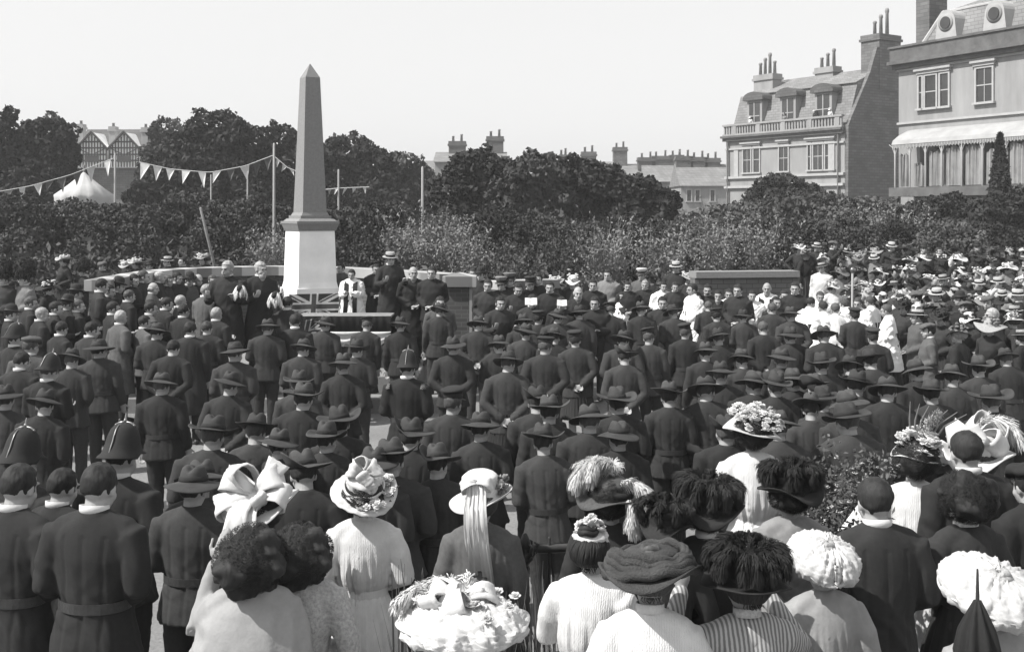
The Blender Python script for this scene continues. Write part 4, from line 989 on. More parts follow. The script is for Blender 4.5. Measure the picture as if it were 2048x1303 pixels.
# ---- hair, in head space
@memo
def hair(style):
    bm = BM(); g = random.Random(len(style) * 31 + 5)
    if style == 'short':
        ball(bm, (0, -.018, 1.66), (.083, .1, .094), 40, 28); 
        for v in bm.verts:
            c = v.co
            if c.y > .035 and c.z < 1.70: c.y = .035 + (c.y - .035) * .25; c.x *= .9
            if c.z < 1.60 and c.y > -.04: c.x *= .8; c.y *= .6
            if c.z < 1.60 and c.y < -.04: c.y *= .95
            n = noise.noise(c * 40) + .8 * noise.noise(c * 17); c += Vector((c.x, c.y, c.z - 1.65)).normalized() * .006 * n
    elif style == 'bald':
        for s in (-1, 1): ball(bm, (s * .066, -.03, 1.625), (.02, .06, .035), 14, 10)
        ball(bm, (0, -.085, 1.61), (.055, .028, .035), 14, 10)
    elif style in ('updo', 'bouffant', 'big', 'huge'):
        k = {'updo': .92, 'bouffant': 1.1, 'big': 1.35, 'huge': 1.5}[style]
        C = Vector((0, -.03, 1.665 + .025 * (k - 1) - (.045 if style == 'huge' else 0)))
        ball(bm, C, (.11 * k, .112 * k, .09 * k), 60, 40)
        for v in bm.verts:
            c = v.co; d = c - C; a = math.atan2(d.x, -d.y)
            n = noise.noise(c * 9 + Vector((k, 0, 0))) * .045 + noise.noise(c * 22) * .02 + noise.noise(c * 55) * .006 if style != 'updo' else noise.noise(Vector((a * 5, d.z * 5, k))) * .008
            c += d.normalized() * n * k
            if c.y > .05 and c.z < 1.69: c.y = .05 + (c.y - .05) * .1
        kn = 0 if style != 'updo' else 56                    # locks swept up from the nape and sides to a coil on top
        top = C + Vector((0, -.03, .1 * k))
        for i in range(kn):
            a = -2.5 + 5.0 * (i + g.random() * .7) / kn; rx, ry = .107 * k, .12 * k
            pts = []
            for t in (0, .2, .4, .6, .8, 1):
                e = -.75 + 1.95 * t; aa = a + .35 * t * g.uniform(.6, 1.2)
                pts.append(C + Vector((rx * math.cos(e) * math.sin(aa), -ry * math.cos(e) * math.cos(aa), .1 * k * math.sin(e))) * (1 + .02 * g.random()))
            tube(bm, pts, [.004, .007, .008, .008, .006, .003], 6)
        for j in range(2 if style == 'updo' else 0):                                     # coil
            pts = [top + Vector(((.045 - .012 * j) * k * math.cos(t), (.045 - .012 * j) * k * math.sin(t), .012 + .018 * j + .006 * math.sin(3 * t))) for t in np.linspace(0, 6.2, 22)]
            tube(bm, pts, .017 * k, 8)
        for i in range(14):                                    # loose wisps at the nape
            a = g.uniform(-.9, .9); p = Vector((.06 * math.sin(a), -.075 * math.cos(a) - .01, 1.585)); tube(bm, [p, p + Vector((g.uniform(-.008, .008), -.006, -.01)), p + Vector((g.uniform(-.012, .012), -.002, -.022))], [.003, .002, .0008], 5)
    elif style == 'loose':                                       # a girl's loose hair falling to the shoulders
        ball(bm, (0, -.03, 1.645), (.108, .118, .115), 34, 22); ball(bm, (0, -.07, 1.52), (.105, .085, .15), 30, 18)
        for v in bm.verts:
            c = v.co; a = math.atan2(c.x, -c.y); n = noise.noise(Vector((a * 7, c.z * 4, 1))) * .014 + noise.noise(Vector((a * 20, c.z * 6, 2))) * .006
            c += Vector((c.x, c.y + .04, 0)).normalized() * n
            if c.y > .045 and c.z < 1.69: c.y = .045 + (c.y - .045) * .1
        Q = []
        for i in range(1500):
            a = g.gauss(0, 1.25); t0 = g.uniform(0, .75); pts = []
            for j in range(5):
                t = t0 + j * .085; z = 1.75 - .37 * t; rx = .11 * math.sin(min(1, .25 + t * 3) * math.pi / 2) * (1 + .04 * g.random()); pts.append(np.array([rx * math.sin(a + .05 * math.sin(t * 20 + i)), -.035 - .02 * t - rx * 1.08 * math.cos(a), z]) + np.array([g.gauss(0, .004), g.gauss(0, .004), 0]))
            pts[-1] += np.array([g.gauss(0, .012), -abs(g.gauss(0, .012)), 0]); sd = np.array([math.cos(a), math.sin(a), 0]) * .0015
            for p, q in zip(pts, pts[1:]): Q += [p - sd, p + sd, q + sd * .8, q - sd * .8]
        vs = [bm.verts.new(p) for p in Q]
        for i in range(0, len(vs), 4): bm.faces.new(vs[i:i + 4])
    if style in ('big', 'bouffant', 'huge'):                             # frizz
        Q = []; C = Vector((0, -.025, 1.67)); k = {'bouffant': 1.08, 'big': 1.3, 'huge': 1.45}[style]; C.z -= .03 if style == 'huge' else 0
        for i in range(3200):
            d = Vector((g.gauss(0, 1), g.gauss(0, 1), g.gauss(0, 1))).normalized()
            if d.y > .45 and d.z < .3: continue
            p = C + Vector((d.x * .106 * k, d.y * .119 * k, d.z * .1 * k)); tg = d.cross(Vector((g.gauss(0, .5), g.gauss(0, .5), 1))).normalized(); up = tg.cross(d); w = up * .0012
            p = p + d * (.03 * noise.noise(p * 9) - .004); a = p + d * .012 + tg * .018 + up * g.gauss(0, .008); b_ = p + d * .008 + tg * .04 + up * g.gauss(0, .015)
            Q += [p - w, p + w, a + w, a - w, a - w, a + w, b_ + w * .5, b_ - w * .5]
        vs = [bm.verts.new(p) for p in Q]
        for i in range(0, len(vs), 4): bm.faces.new(vs[i:i + 4])
    return to_mesh(bm, 'hair', HAIRD)
@memo
def beard(kind):
    bm = BM()
    if kind == 'beard':
        ball(bm, (0, .055, 1.54), (.056, .05, .06), 18, 12); ball(bm, (0, .05, 1.49), (.04, .04, .05), 14, 10)
        for v in bm.verts: v.co += v.normal * 0 + Vector((0, 0, 0)) + (v.co - Vector((0, .04, 1.55))) * .08 * noise.noise(v.co * 55)
    ball(bm, (0, .097, 1.583), (.036, .014, .011), 14, 8)
    return to_mesh(bm, kind, HAIRG)
# ---- hats: functions return [(part name, mesh)], the first one is the hat, the others its sub-parts; brim plane at z = 0
def ell(kx=.96, ky=1.13): return lambda v: Vector((v.x * kx, v.y * ky, v.z))
@memo
def hat(kind):
    g = random.Random(hash(kind) % 1000 if False else sum(map(ord, kind))); out = []
    def add(nm, bm, m, smooth=True): out.append((nm, to_mesh(bm, nm, m, smooth)))
    if kind.startswith('slouch'):
        v = kind[6:]; crown = .12 if v != 'c' else .105; br = .188 if v in ('a', 'c') else .204
        def warp(p):
            r = math.hypot(p.x, p.y); a = math.atan2(p.y, p.x)
            if p.z > crown * .55 and r < .08: p.z -= .034 * math.exp(-(p.x / .022) ** 2) * (p.z / crown)
            if p.z > .05: p.x *= 1 - .22 * max(0, p.y) / .1 * (p.z / crown)
            t = max(0, (r - .092) / (br - .092))
            if v == 'a': p.z += t * t * (.04 * math.cos(a) ** 2 - .022 * abs(math.sin(a)) + .012 * math.sin(3 * a))
            elif v == 'b':                                      # left brim turned up
                s = max(0, -math.cos(a)) ** 1.2; p.z += t * s * .13; p.x += t * s * .075; p.z += t * t * (-.02 * abs(math.sin(a)))
            elif v == 'c': p.z += t * t * (-.03 + .015 * math.sin(2 * a + .5))
            else: p.z += t * t * (.05 * math.cos(a) ** 2 + .02 * math.sin(a) + .015 * math.sin(3 * a + 1))
            return Vector((p.x * .95, p.y * 1.12, p.z))
        prof = [(0, crown), (.03, crown + .002), (.056, crown - .004), (.074, crown - .02), (.083, crown * .55), (.088, .03), (.092, .004), (.105, -.004), (.125, -.006), (.15, -.006), (br - .008, -.004), (br, -.007), (br - .008, -.012), (.14, -.014), (.1, -.012), (.088, -.004), (.086, .02), (0, .05)]
        bm = BM(); lathe(bm, prof, 40, warp); add('hat', bm, FELT)
        bm = BM(); lathe(bm, [(.0885, .036), (.0915, .034), (.0945, .008), (.0915, .004)], 36, lambda p: Vector((p.x * .96, p.y * 1.13, p.z))); add('hat_band', bm, KHAKI2)
    elif kind == 'cap':
        bm = BM(); lathe(bm, [(0, .098), (.09, .096), (.118, .084), (.12, .07), (.095, .05), (.09, .0), (.086, -.008), (0, .02)], 36, lambda p: Vector((p.x * .97, p.y * 1.1, p.z + (.016 * p.y / .1 if p.z > .06 else 0)))); add('hat', bm, KHAKI)
        bm = BM(); lathe(bm, [(.0915, .04), (.0935, .038), (.0925, .006), (.0905, .004)], 36, lambda p: Vector((p.x * .98, p.y * 1.11, p.z))); add('hat_band', bm, KHAKI2)
        bm = BM(); rows = []
        for i in range(13):
            a = R(28 + 124 * i / 12); rows.append([bm.verts.new((math.cos(a) * r * .97, math.sin(a) * r * 1.1, z)) for r, z in ((.09, .004), (.13, -.022), (.13, -.027), (.09, -.002))])
        for p, q in zip(rows, rows[1:]):
            for k in range(4): bm.faces.new((p[k], p[(k + 1) % 4], q[(k + 1) % 4], q[k]))
        bm.faces.new(rows[0]); bm.faces.new(rows[-1]); add('peak', bm, LEATHER)
    elif kind == 'helmet':
        def warp(p):
            if p.z < .03 and p.y < 0: k = (.03 - p.z) / .06; p.y *= 1 + .35 * k; p.z -= .03 * k
            elif p.z < .03: k = (.03 - p.z) / .06; p.y *= 1 + .22 * k
            return Vector((p.x * .97, p.y * 1.15, p.z))
        bm = BM(); lathe(bm, [(0, .15), (.025, .148), (.052, .136), (.075, .108), (.089, .07), (.095, .04), (.099, .015), (.106, -.008), (.122, -.022), (.123, -.027), (.1, -.018), (.092, .01), (0, .05)], 40, warp); add('hat', bm, BLACK)
        bm = BM(); tube(bm, [(0, 0, .15), (0, 0, .162), (0, 0, .2)], [.01, .008, .003], 10); ball(bm, (0, 0, .16), .011, 10, 8); add('spike', bm, METAL)
        bm = BM()
        for k in range(4):
            a = k * math.pi / 2; d = Vector((math.cos(a), math.sin(a), 0)); s = Vector((-d.y, d.x, 0))
            tube(bm, [d * .005 + Vector((0, 0, .152)), d * .035 + Vector((0, 0, .147)), d * .056 + Vector((0, 0, .134))], [.006, .006, .007], 8); ball(bm, d * .058 + Vector((0, 0, .132)), .008, 8, 6)
        add('cross_plate', bm, METAL)
        bm = BM(); pts = [(0, -y * 1.15 - .003, z) for y, z in ((.03, .148), (.054, .136), (.077, .108), (.091, .07), (.099, .04), (.108, .015), (.125, -.035))]
        tube(bm, pts, .0035, 6); add('back_strip', bm, METAL)
    elif kind == 'bonnet':                                       # tall dark feather bonnet
        bm = BM(); ball(bm, (0, 0, .16), (.17, .19, .22), 40, 26)
        for v in bm.verts:
            d = v.co - Vector((0, 0, .16)); n = noise.noise(v.co * 11) * .035 + noise.noise(v.co * 38) * .02; v.co += d.normalized() * n
        for i in range(260):
            a = g.uniform(0, 6.28); e = g.uniform(-.7, 1.5); d = Vector((math.cos(a) * math.cos(e), math.sin(a) * math.cos(e), math.sin(e))); p = Vector((0, 0, .16)) + Vector((d.x * .17, d.y * .19, d.z * .22))
            tube(bm, [p, p + d * .03 + Vector((0, 0, -.005)), p + d * .035 + Vector((0, 0, -.035))], [.012, .01, .003], 5)
        add('hat', bm, BLACK)
        bm = BM(); lathe(bm, [(.095, .03), (.1, .028), (.1, -.01), (.095, -.012), (.095, .03)], 30, ell()); add('hat_band', bm, stripes('diced band', .35, .03, 14))
    elif kind == 'boater':
        bm = BM(); lathe(bm, [(0, .085), (.084, .084), (.088, .08), (.089, .0), (.1, -.002), (.15, -.004), (.152, -.007), (.15, -.01), (.088, -.008), (0, .03)], 36, ell()); add('hat', bm, STRAW)
        bm = BM(); lathe(bm, [(.0895, .044), (.0925, .042), (.0925, .004), (.0895, .002)], 36, ell()); add('ribbon', bm, BLACK)
    elif kind == 'bowler':
        bm = BM(); lathe(bm, [(0, .13), (.04, .126), (.07, .105), (.086, .065), (.09, .01), (.1, -.004), (.128, -.002), (.14, .006), (.142, .003), (.13, -.008), (.09, -.01), (0, .04)], 34, lambda p: Vector((p.x * .97, p.y * 1.12, p.z + (abs(p.x) ** 2 * 1.2 if math.hypot(p.x, p.y) > .11 else 0)))); add('hat', bm, BLACK)
        bm = BM(); lathe(bm, [(.0905, .034), (.0925, .032), (.0945, .004), (.0915, .002)], 34, ell(.97, 1.12)); add('ribbon', bm, LEATHER)
    elif kind == 'tophat':
        bm = BM(); lathe(bm, [(0, .165), (.088, .165), (.092, .16), (.084, .08), (.089, .005), (.1, -.002), (.13, .002), (.132, -.002), (.09, -.01), (0, .03)], 34, ell(.97, 1.12)); add('hat', bm, BLACK)
        bm = BM(); lathe(bm, [(.0885, .036), (.0905, .034), (.0925, .006), (.0905, .004)], 34, ell(.975, 1.125)); add('ribbon', bm, LEATHER)
    elif kind == 'flatcap':
        bm = BM(); ball(bm, (0, .01, .035), (.115, .135, .045), 28, 14)
        for v in bm.verts: v.co.z += .012 * noise.noise(v.co * 20) - (.025 if v.co.y > .09 else 0)
        add('hat', bm, TWEED)
        bm = BM(); tube(bm, [(-.06, .12, -.005), (0, .15, -.012), (.06, .12, -.005)], .014, 8, .5); add('peak', bm, TWEED)
    elif kind.startswith('wide'):                                # simple ladies' hats for the distant crowd
        v = kind[4:]; br = {'a': .2, 'b': .24, 'c': .17}[v]; ch = {'a': .09, 'b': .1, 'c': .12}[v]
        def warp(p):
            r = math.hypot(p.x, p.y); a = math.atan2(p.y, p.x); t = max(0, (r - .1) / (br - .1))
            p.z += t * (.03 * math.sin(2 * a + 1) + .015 * math.sin(3 * a)) + (.02 * t if v == 'a' else -.02 * t); return Vector((p.x, p.y * 1.05, p.z))
        bm = BM(); lathe(bm, [(0, ch), (.06, ch - .002), (.09, ch - .02), (.1, .01), (.105, 0), (.15, -.002), (br, -.004), (br + .002, -.009), (br - .01, -.012), (.1, -.01), (0, .03)], 34, warp); add('hat', bm, STRAW)
        bm = BM()
        for i in range(26):
            a = g.uniform(0, 6.28); p = Vector((math.cos(a) * g.uniform(.07, .13), math.sin(a) * g.uniform(.07, .13), g.uniform(.01, ch + .02)))
            ball(bm, p, (g.uniform(.018, .035), g.uniform(.018, .035), g.uniform(.012, .025)), 7, 5)
        add('trimming', bm, WHITE)
    return out
@memo
def scarf():
    bm = BM()
    for s in (-1, 1):
        strip_mesh(bm, [(s * .03, -.09, 1.47), (s * .075, -.06, 1.485), (s * .1, .03, 1.455), (s * .1, .13, 1.37), (s * .1, .175, 1.2), (s * .1, .2, 1.0), (s * .105, .235, .75)], [(.0, .05, 0.03), (.05, .05, 0), (.09, .02, 0), (.1, 0, 0), (.1, 0, 0), (.1, 0, 0), (.105, 0, 0)], .006)
    return to_mesh(bm, 'scarf', BLACK)
def strip_mesh(bm, pts, width_vec, th=.004, mi=0, jit=0, seed=0):
    """ribbon along pts with given width vectors, given real thickness"""
    g = random.Random(seed); n = len(pts); rows = []
    for i, (p, w) in enumerate(zip(pts, width_vec)):
        p = Vector(p); w = Vector(w); t = (Vector(pts[min(i + 1, n - 1)]) - Vector(pts[max(i - 1, 0)])).normalized(); nn = t.cross(w); nn = nn.normalized() * th if nn.length > 1e-6 else Vector((0, 0, th))
        cols = 7; row = []
        for k in range(cols):
            s = -1 + 2 * k / (cols - 1); off = nn * (jit * 3 * noise.noise(Vector((s * 2.3, i * .55, seed))))
            row.append(p + w * s * .5 + off)
        rows.append(([bm.verts.new(q + nn) for q in row], [bm.verts.new(q - nn) for q in row]))
    for (a, b), (c, d) in zip(rows, rows[1:]):
        m = len(a)
        for k in range(m - 1):
            bm.faces.new((a[k], a[k + 1], c[k + 1], c[k])); bm.faces.new((b[k], d[k], d[k + 1], b[k + 1]))
        bm.faces.new((a[0], c[0], d[0], b[0])); bm.faces.new((a[-1], b[-1], d[-1], c[-1]))
    for a, b in (rows[0], rows[-1]):
        for k in range(len(a) - 1): bm.faces.new((a[k], b[k], b[k + 1], a[k + 1]))
    for f in bm.faces: f.material_index = mi
def flowers(bm, P, rad, seed):
    g = random.Random(seed)
    for p in P:
        p = Vector(p); r = rad * g.uniform(.7, 1.25); ax = Vector((g.gauss(0, .5), g.gauss(0, .5), 1)).normalized(); q = ax.to_track_quat('Z', 'Y').to_matrix().to_4x4()
        for ring, (n, rr, tilt) in enumerate(((6, 1, .35), (5, .62, .9), (3, .3, 1.3))):
            for k in range(n):
                a = 2 * math.pi * k / n + ring * .5 + g.uniform(-.2, .2); m = Matrix.Translation(p) @ q @ Matrix.Rotation(a, 4, 'Z') @ Matrix.Translation((r * rr * .5, 0, r * .2 * ring)) @ Matrix.Rotation(-tilt, 4, 'Y')
                ball(bm, (0, 0, 0), (r * rr * .5, r * rr * .42, r * .07), 7, 4, 0, m)
def plume(out, pts, w, n=150, seed=1):
    """ostrich plume: fine drooping barbs along a curved quill, appended to a list of quads"""
    g = np.random.default_rng(seed); pts = np.array([tuple(p) for p in pts], float); N_ = n * 7
    t = g.uniform(0, 1, N_) ** .85; x = t * (len(pts) - 1); j = np.minimum(x.astype(int), len(pts) - 2); f = (x - j)[:, None]
    P = pts[j] * (1 - f) + pts[j + 1] * f; d = pts[j + 1] - pts[j]; d /= np.linalg.norm(d, axis=1)[:, None] + 1e-9
    s = np.cross(d, g.normal(size=(N_, 3))); s /= np.linalg.norm(s, axis=1)[:, None] + 1e-9
    L = (w * (.4 + .6 * np.sin(np.pi * (.15 + .8 * t))) * g.uniform(.55, 1.2, N_))[:, None]; z = np.array([0, 0, 1.])
    a = P + s * L * .5 + d * L * .25; b = P + s * L * .8 + d * L * .6 - z * L * .28; c_ = P + s * L * .85 + d * L * .75 - z * L * .62
    wv = np.cross(s, d) * .0021
    for p, q, k0, k1 in ((P, a, 1, 1.1), (a, b, 1.1, .8), (b, c_, .8, .25)): out.append(np.stack([p - wv * k0, p + wv * k0, q + wv * k1, q - wv * k1], 1).reshape(-1, 3))
    q = np.array([pts[0] * (1 - u) + pts[-1] * u for u in (0, 1)])
def plume_mesh(out, m): return ('plume', quads_mesh('plume', np.concatenate(out), m))
def crumple(R_, H, seed, mer=9, amp=.02, rough=.008, flat=1.0, seg=96, rings=40, sq=1.05):
    """dome of gathered chiffon with folds running from the crown to the edge"""
    bm = BM(); rows = []
    for i in range(rings + 1):
        e = i / rings * math.pi * .62; row = []
        for k in range(seg):
            a = 2 * math.pi * k / seg; q = math.sin(e)
            f1 = 1 - abs(noise.noise(Vector((math.cos(a) * mer * .35, math.sin(a) * mer * .35, e * .8 + seed)))) * 2; f2 = noise.noise(Vector((math.cos(a) * mer * 1.3, math.sin(a) * mer * 1.3, e * 3 + seed * 2))); f3 = noise.noise(Vector((math.cos(a) * 16, math.sin(a) * 16, e * 9 + seed)))
            r = 1 + (amp * f1 + rough * f2 + rough * .5 * f3) / R_ * min(1, q * 1.6)
            row.append(bm.verts.new((R_ * q * r * math.cos(a), R_ * sq * q * r * math.sin(a), H * math.cos(e) * r + rough * f3)))
        rows.append(row)
    for a, b in zip(rows, rows[1:]):
        for k in range(seg): bm.faces.new((a[k], b[k], b[(k + 1) % seg], a[(k + 1) % seg]))
    bm.faces.new(rows[-1]); bmesh.ops.remove_doubles(bm, verts=rows[0], dist=.002)
    return bm
# ---- putting a person together
def person(label, cat, loc, rz=0., sex='m', h=1.0, pose='down', pitch=.1, yaw=0., coat=('tunic', KHAKI), legs=('trousers', KHAKI), hatk=None, hatm=None, hat_tilt=(0, 0), hairk=('short', HAIRD), beardk=None, collar=None, belt=None, group=None, fine=False, hat_z=1.688, trim=None, skin=None, extra=None, hat_s=1.0):
    pitch = round(pitch / .12) * .12; yaw = round(yaw / .3) * .3
    yaw_q, pit_q = yaw, pitch
    # few body variants: far figures share poses
    b = inst('person', body(sex, pose, pit_q, yaw_q), None, loc)
    b.rotation_euler = (0, 0, rz); b.scale = (h, h, h) if sex == 'm' else (h * .945,) * 3
    tag(b, label, cat, group)
    hm = head_matrix(pit_q, yaw_q)
    if coat: inst('jacket' if coat[0] in ('tunic', 'lounge') else {'frock': 'frock_coat', 'blouse': 'blouse', 'bodice': 'bodice', 'surplice': 'surplice', 'cape': 'cape'}[coat[0]], jacket(sex, pose, coat[0], fine), b, m=coat[1])
    if legs:
        if legs[0] == 'trousers':
            inst('trousers', trousers(sex), b, m=legs[1])
            for s in (-1, 1): inst('boot', boots(), b, (s * .096, 0, 0), LEATHER)
        elif legs[0] == 'kilt':
            inst('kilt', skirt('kilt'), b, m=legs[1])
            for s in (-1, 1): inst('boot', boots(), b, (s * .096, 0, 0), LEATHER)
        else: inst('skirt' if legs[0] == 'long' else 'cassock', skirt(legs[0]), b, m=legs[1])
    if hairk: inst('hair', hair(hairk[0]), b, m=hairk[1], mw=hm)
    if beardk: inst(beardk[0], beard(beardk[0]), b, m=beardk[1], mw=hm)
    if collar: inst('collar', ring_part('collar', sex), b, m=collar)
    if extra in (LEATHER, GREYC): inst('bandolier', bandolier(), b, m=extra)
    if extra == 'scarf': inst('scarf', scarf(), b)
    if belt: inst('belt', ring_part('belt' if sex == 'm' else 'waistband', sex), b, m=belt)
    ho = None
    if hatk:
        parts = hat(hatk) if isinstance(hatk, str) else hatk()
        mw = hm @ Matrix.Translation((0, -.012, hat_z)) @ Matrix.Rotation(hat_tilt[0], 4, 'X') @ Matrix.Rotation(hat_tilt[1], 4, 'Y') @ Matrix.Scale(hat_s, 4)
        ho = inst(parts[0][0], parts[0][1], b, m=hatm, mw=mw)
        for nm, me in parts[1:]:
            so_ = inst(nm, me, ho, m=trim if trim is not None and nm in ('trimming', 'ribbon', 'hat_band') else None)
    return b
# ------------------------------------------------------------------ the people, from far to near
rp = random.Random(11)
MON = Vector((-3.76, 20.5, 0))
def wall_limit(loc, px, py, top, hh):
    """keep people in front of the walls; those who would stand inside it step forward and are scaled to keep their height in view"""
    for lo, hi, xs, ds in ((190, 930, (195, 310, 430, 560, 680, 800, 920), (19.6, 22.8, 24.2, 24.7, 24.2, 23.0, 21.4)), (970, 1125, (985, 1112), (21.2, 21.8)), (1375, 1600, (1385, 1590), (23.2, 23.6))):
        if lo < px < hi:
            dmax = float(np.interp(px, xs, ds)) - .75
            if loc.y > dmax:
                loc = spot(px, py, top, dmax); hh *= max(.9, min(1.08, (HC - (py - HOR) / FPX * dmax - loc.z) / top))
    return loc, hh
def face_to(loc, target=MON, w=1.0):
    a = math.atan2(-(target.x - loc.x), target.y - loc.y); return a * w
ORD = ['first', 'second', 'third', 'fourth', 'fifth', 'sixth', 'seventh', 'eighth', 'ninth', 'tenth', 'eleventh', 'twelfth', 'thirteenth', 'fourteenth', 'fifteenth', 'sixteenth', 'seventeenth', 'eighteenth', 'nineteenth', 'twentieth', 'twenty first', 'twenty second', 'twenty third', 'twenty fourth', 'twenty fifth', 'twenty sixth', 'twenty seventh', 'twenty eighth', 'twenty ninth', 'thirtieth', 'thirty first', 'thirty second', 'thirty third', 'thirty fourth', 'thirty fifth', 'thirty sixth', 'thirty seventh', 'thirty eighth', 'thirty ninth', 'fortieth', 'forty first', 'forty second']
# soldiers seen from behind: rows given as (name of the row, [(px, py of hat top, hat, extra words)])
HATW = {'a': 'creased slouch hat', 'b': 'slouch hat turned up left', 'c': 'round crowned slouch hat', 'd': 'wide wavy slouch hat', 'p': 'flat peaked cap', 'h': 'bare dark head', 'k': 'spiked dark helmet'}
ROWS = [
 ('farthest rank facing the officials', [(955, 627, 'c'), (1040, 622, 'p'), (1082, 617, 'p'), (1104, 612, 'p'), (1160, 606, 'c'), (1214, 600, 'p'), (1288, 597, 'p'), (1352, 604, 'c'), (1410, 600, 'h'), (1442, 612, 'p'), (1490, 614, 'c'), (1538, 604, 'h'), (1592, 608, 'p')]),
 ('second rank from monument', [(316, 640, 'c'), (418, 640, 'h'), (530, 632, 'c'), (645, 628, 'c'), (722, 628, 'p'), (805, 628, 'c'), (870, 600, 'p'), (1040, 640, 'p'), (1100, 650, 'p'), (1240, 655, 'c'), (1308, 650, 'p'), (1372, 642, 'p'), (1450, 650, 'c'), (1528, 640, 'h'), (1588, 648, 'p'), (1655, 645, 'c'), (1702, 612, 'p'), (1752, 652, 'p')]),
 ('third rank from monument', [(210, 672, 'c'), (336, 676, 'h'), (470, 678, 'c'), (604, 672, 'p'), (715, 674, 'a'), (905, 666, 'p'), (992, 664, 'p'), (1090, 668, 'p'), (1160, 656, 'p'), (1246, 684, 'b'), (1400, 676, 'c'), (1486, 690, 'p'), (1560, 690, 'c'), (1640, 700, 'a'), (1700, 705, 'c'), (1745, 694, 'a')]),
 ('middle rank', [(150, 690, 'c'), (600, 735, 'a'), (1015, 695, 'c'), (335, 738, 'c'), (445, 735, 'p'), (690, 700, 'p'), (1452, 715, 'c'), (1548, 736, 'a'), (1600, 728, 'c'), (1652, 742, 'b'), (1712, 736, 'a'), (1765, 744, 'c'), (1848, 712, 'p'), (1902, 720, 'c'), (1962, 706, 'd'), (2024, 690, 'c')]),
 ('fourth rank from front', [(596, 760, 'd'), (895, 768, 'p'), (1072, 768, 'b'), (1250, 768, 'd'), (1340, 758, 'd'), (1430, 745, 'c'), (1500, 735, 'p'), (1640, 768, 'a'), (1706, 772, 'c'), (1880, 752, 'a'), (1992, 765, 'd')]),
 ('third rank from front', [(412, 826, 'a'), (506, 822, 'a'), (702, 802, 'd'), (815, 828, 'b'), (1096, 786, 'd'), (1170, 800, 'c'), (1628, 782, 'd'), (1710, 800, 'a'), (1440, 822, 'b'), (1550, 812, 'c')]),
 ('second rank from front', [(655, 838, 'a'), (976, 814, 'c'), (1108, 842, 'd'), (1236, 832, 'c'), (560, 850, 'c')]),
 ('foremost soldiers rank', [(70, 770, 'c'), (12, 760, 'c'), (386, 912, 'c'), (612, 895, 'b'), (788, 868, 'd'), (886, 880, 'b'), (740, 880, 'c')]),
]
for ri, (rn, lst) in enumerate(ROWS):
    lst = [(x, y, 'c' if k == 'p' and (x + y) % 5 < 3 and (x, y) not in ((1160, 656), (722, 628)) else k) for x, y, k in lst]
    lst = sorted(lst)
    for i, (px, py, hk) in enumerate(lst):
        hh = rp.uniform(.925, .985); loc = spot(px, py, 1.80 * hh if hk in 'abcd' else 1.79 * hh if hk == 'p' else 1.74 * hh)
        rz = face_to(loc, MON, .75) + rp.gauss(0, .3); near = ri >= 4
        pose = rp.choice(['down', 'clasp', 'clasp', 'behind', 'down']) ; um = rp.choice([KHAKI, KHAKI, KHAKI2])
        kilt = (px, py) in ((1160, 656), (1015, 695), (722, 628))
        lab = f"soldier in {HATW[hk]}, {ORD[i]} from left in {rn}"
        if hk == 'h': lab = f"bareheaded soldier, {ORD[i]} from left in {rn}"
        if kilt: lab = lab.replace('soldier in', 'kilted soldier in')
        so1 = person(lab, 'soldier', loc, rz, 'm', hh, pose, rp.choice([.12, .24, .36]), rp.choice([0, 0, .3, -.3]), ('tunic', um), ('kilt', KHAKI2) if kilt else ('trousers', um),
               {'p': 'cap', 'h': None, 'k': 'helmet'}.get(hk, 'slouch' + hk), {'p': rp.choice([KHAKI, KHAKI2])}.get(hk, FELT), (rp.uniform(-.1, .12), rp.uniform(-.16, .16)), ('short', rp.choice([HAIRD, HAIRB])),
               collar=None, belt=rp.choice([LEATHER, LEATHER, KHAKI2]) if rp.random() < .7 else None, group='soldiers drawn up before the obelisk', fine=near, hat_z=1.69, extra=None)
        so1.rotation_euler[:2] = (rp.uniform(-.06, .03), rp.uniform(-.06, .06)); gi = rp.uniform(.93, 1.1); so1.scale = (so1.scale[0] * gi, so1.scale[1] * rp.uniform(.95, 1.08) * gi ** .5, so1.scale[2])

# bareheaded men and ladies at the left
LEFT = [(200, 548, 's'), (232, 545, 'o'), (285, 538, 's'), (318, 540, 'g'), (352, 540, 's'), (378, 536, 'o'), (424, 536, 's'), (545, 560, 's'), (575, 590, 's'), (590, 625, 's'), (150, 560, 'o'), (110, 600, 's'), (20, 600, 'o'), (60, 590, 's'), (215, 566, 's'), (265, 545, 's'), (155, 596, 's'), (80, 612, 'g'), (98, 545, 'w'), (180, 640, 's'), (240, 618, 'g'), (288, 628, 's'), (255, 577, 's'), (305, 562, 'b'), (335, 548, 's'), (330, 592, 's'), (358, 588, 'g'), (366, 606, 's'), (395, 545, 'b'), (410, 566, 'g'), (432, 612, 'g'), (120, 640, 's'), (60, 655, 'c'), (225, 600, 's'), (300, 600, 's'), (130, 580, 'o'), (380, 640, 's'), (30, 640, 'k'), (95, 700, 'k'), (40, 700, 's')]
WORD = {'s': ('dark haired man', 'man'), 'g': ('grey haired man', 'man'), 'b': ('bald man', 'man'), 'w': ('woman with white trimmed wide hat', 'woman'), 'c': ('man in a flat cap', 'man'), 'o': ('man in a bowler hat', 'man'), 'k': ('bandsman in spiked helmet', 'bandsman')}
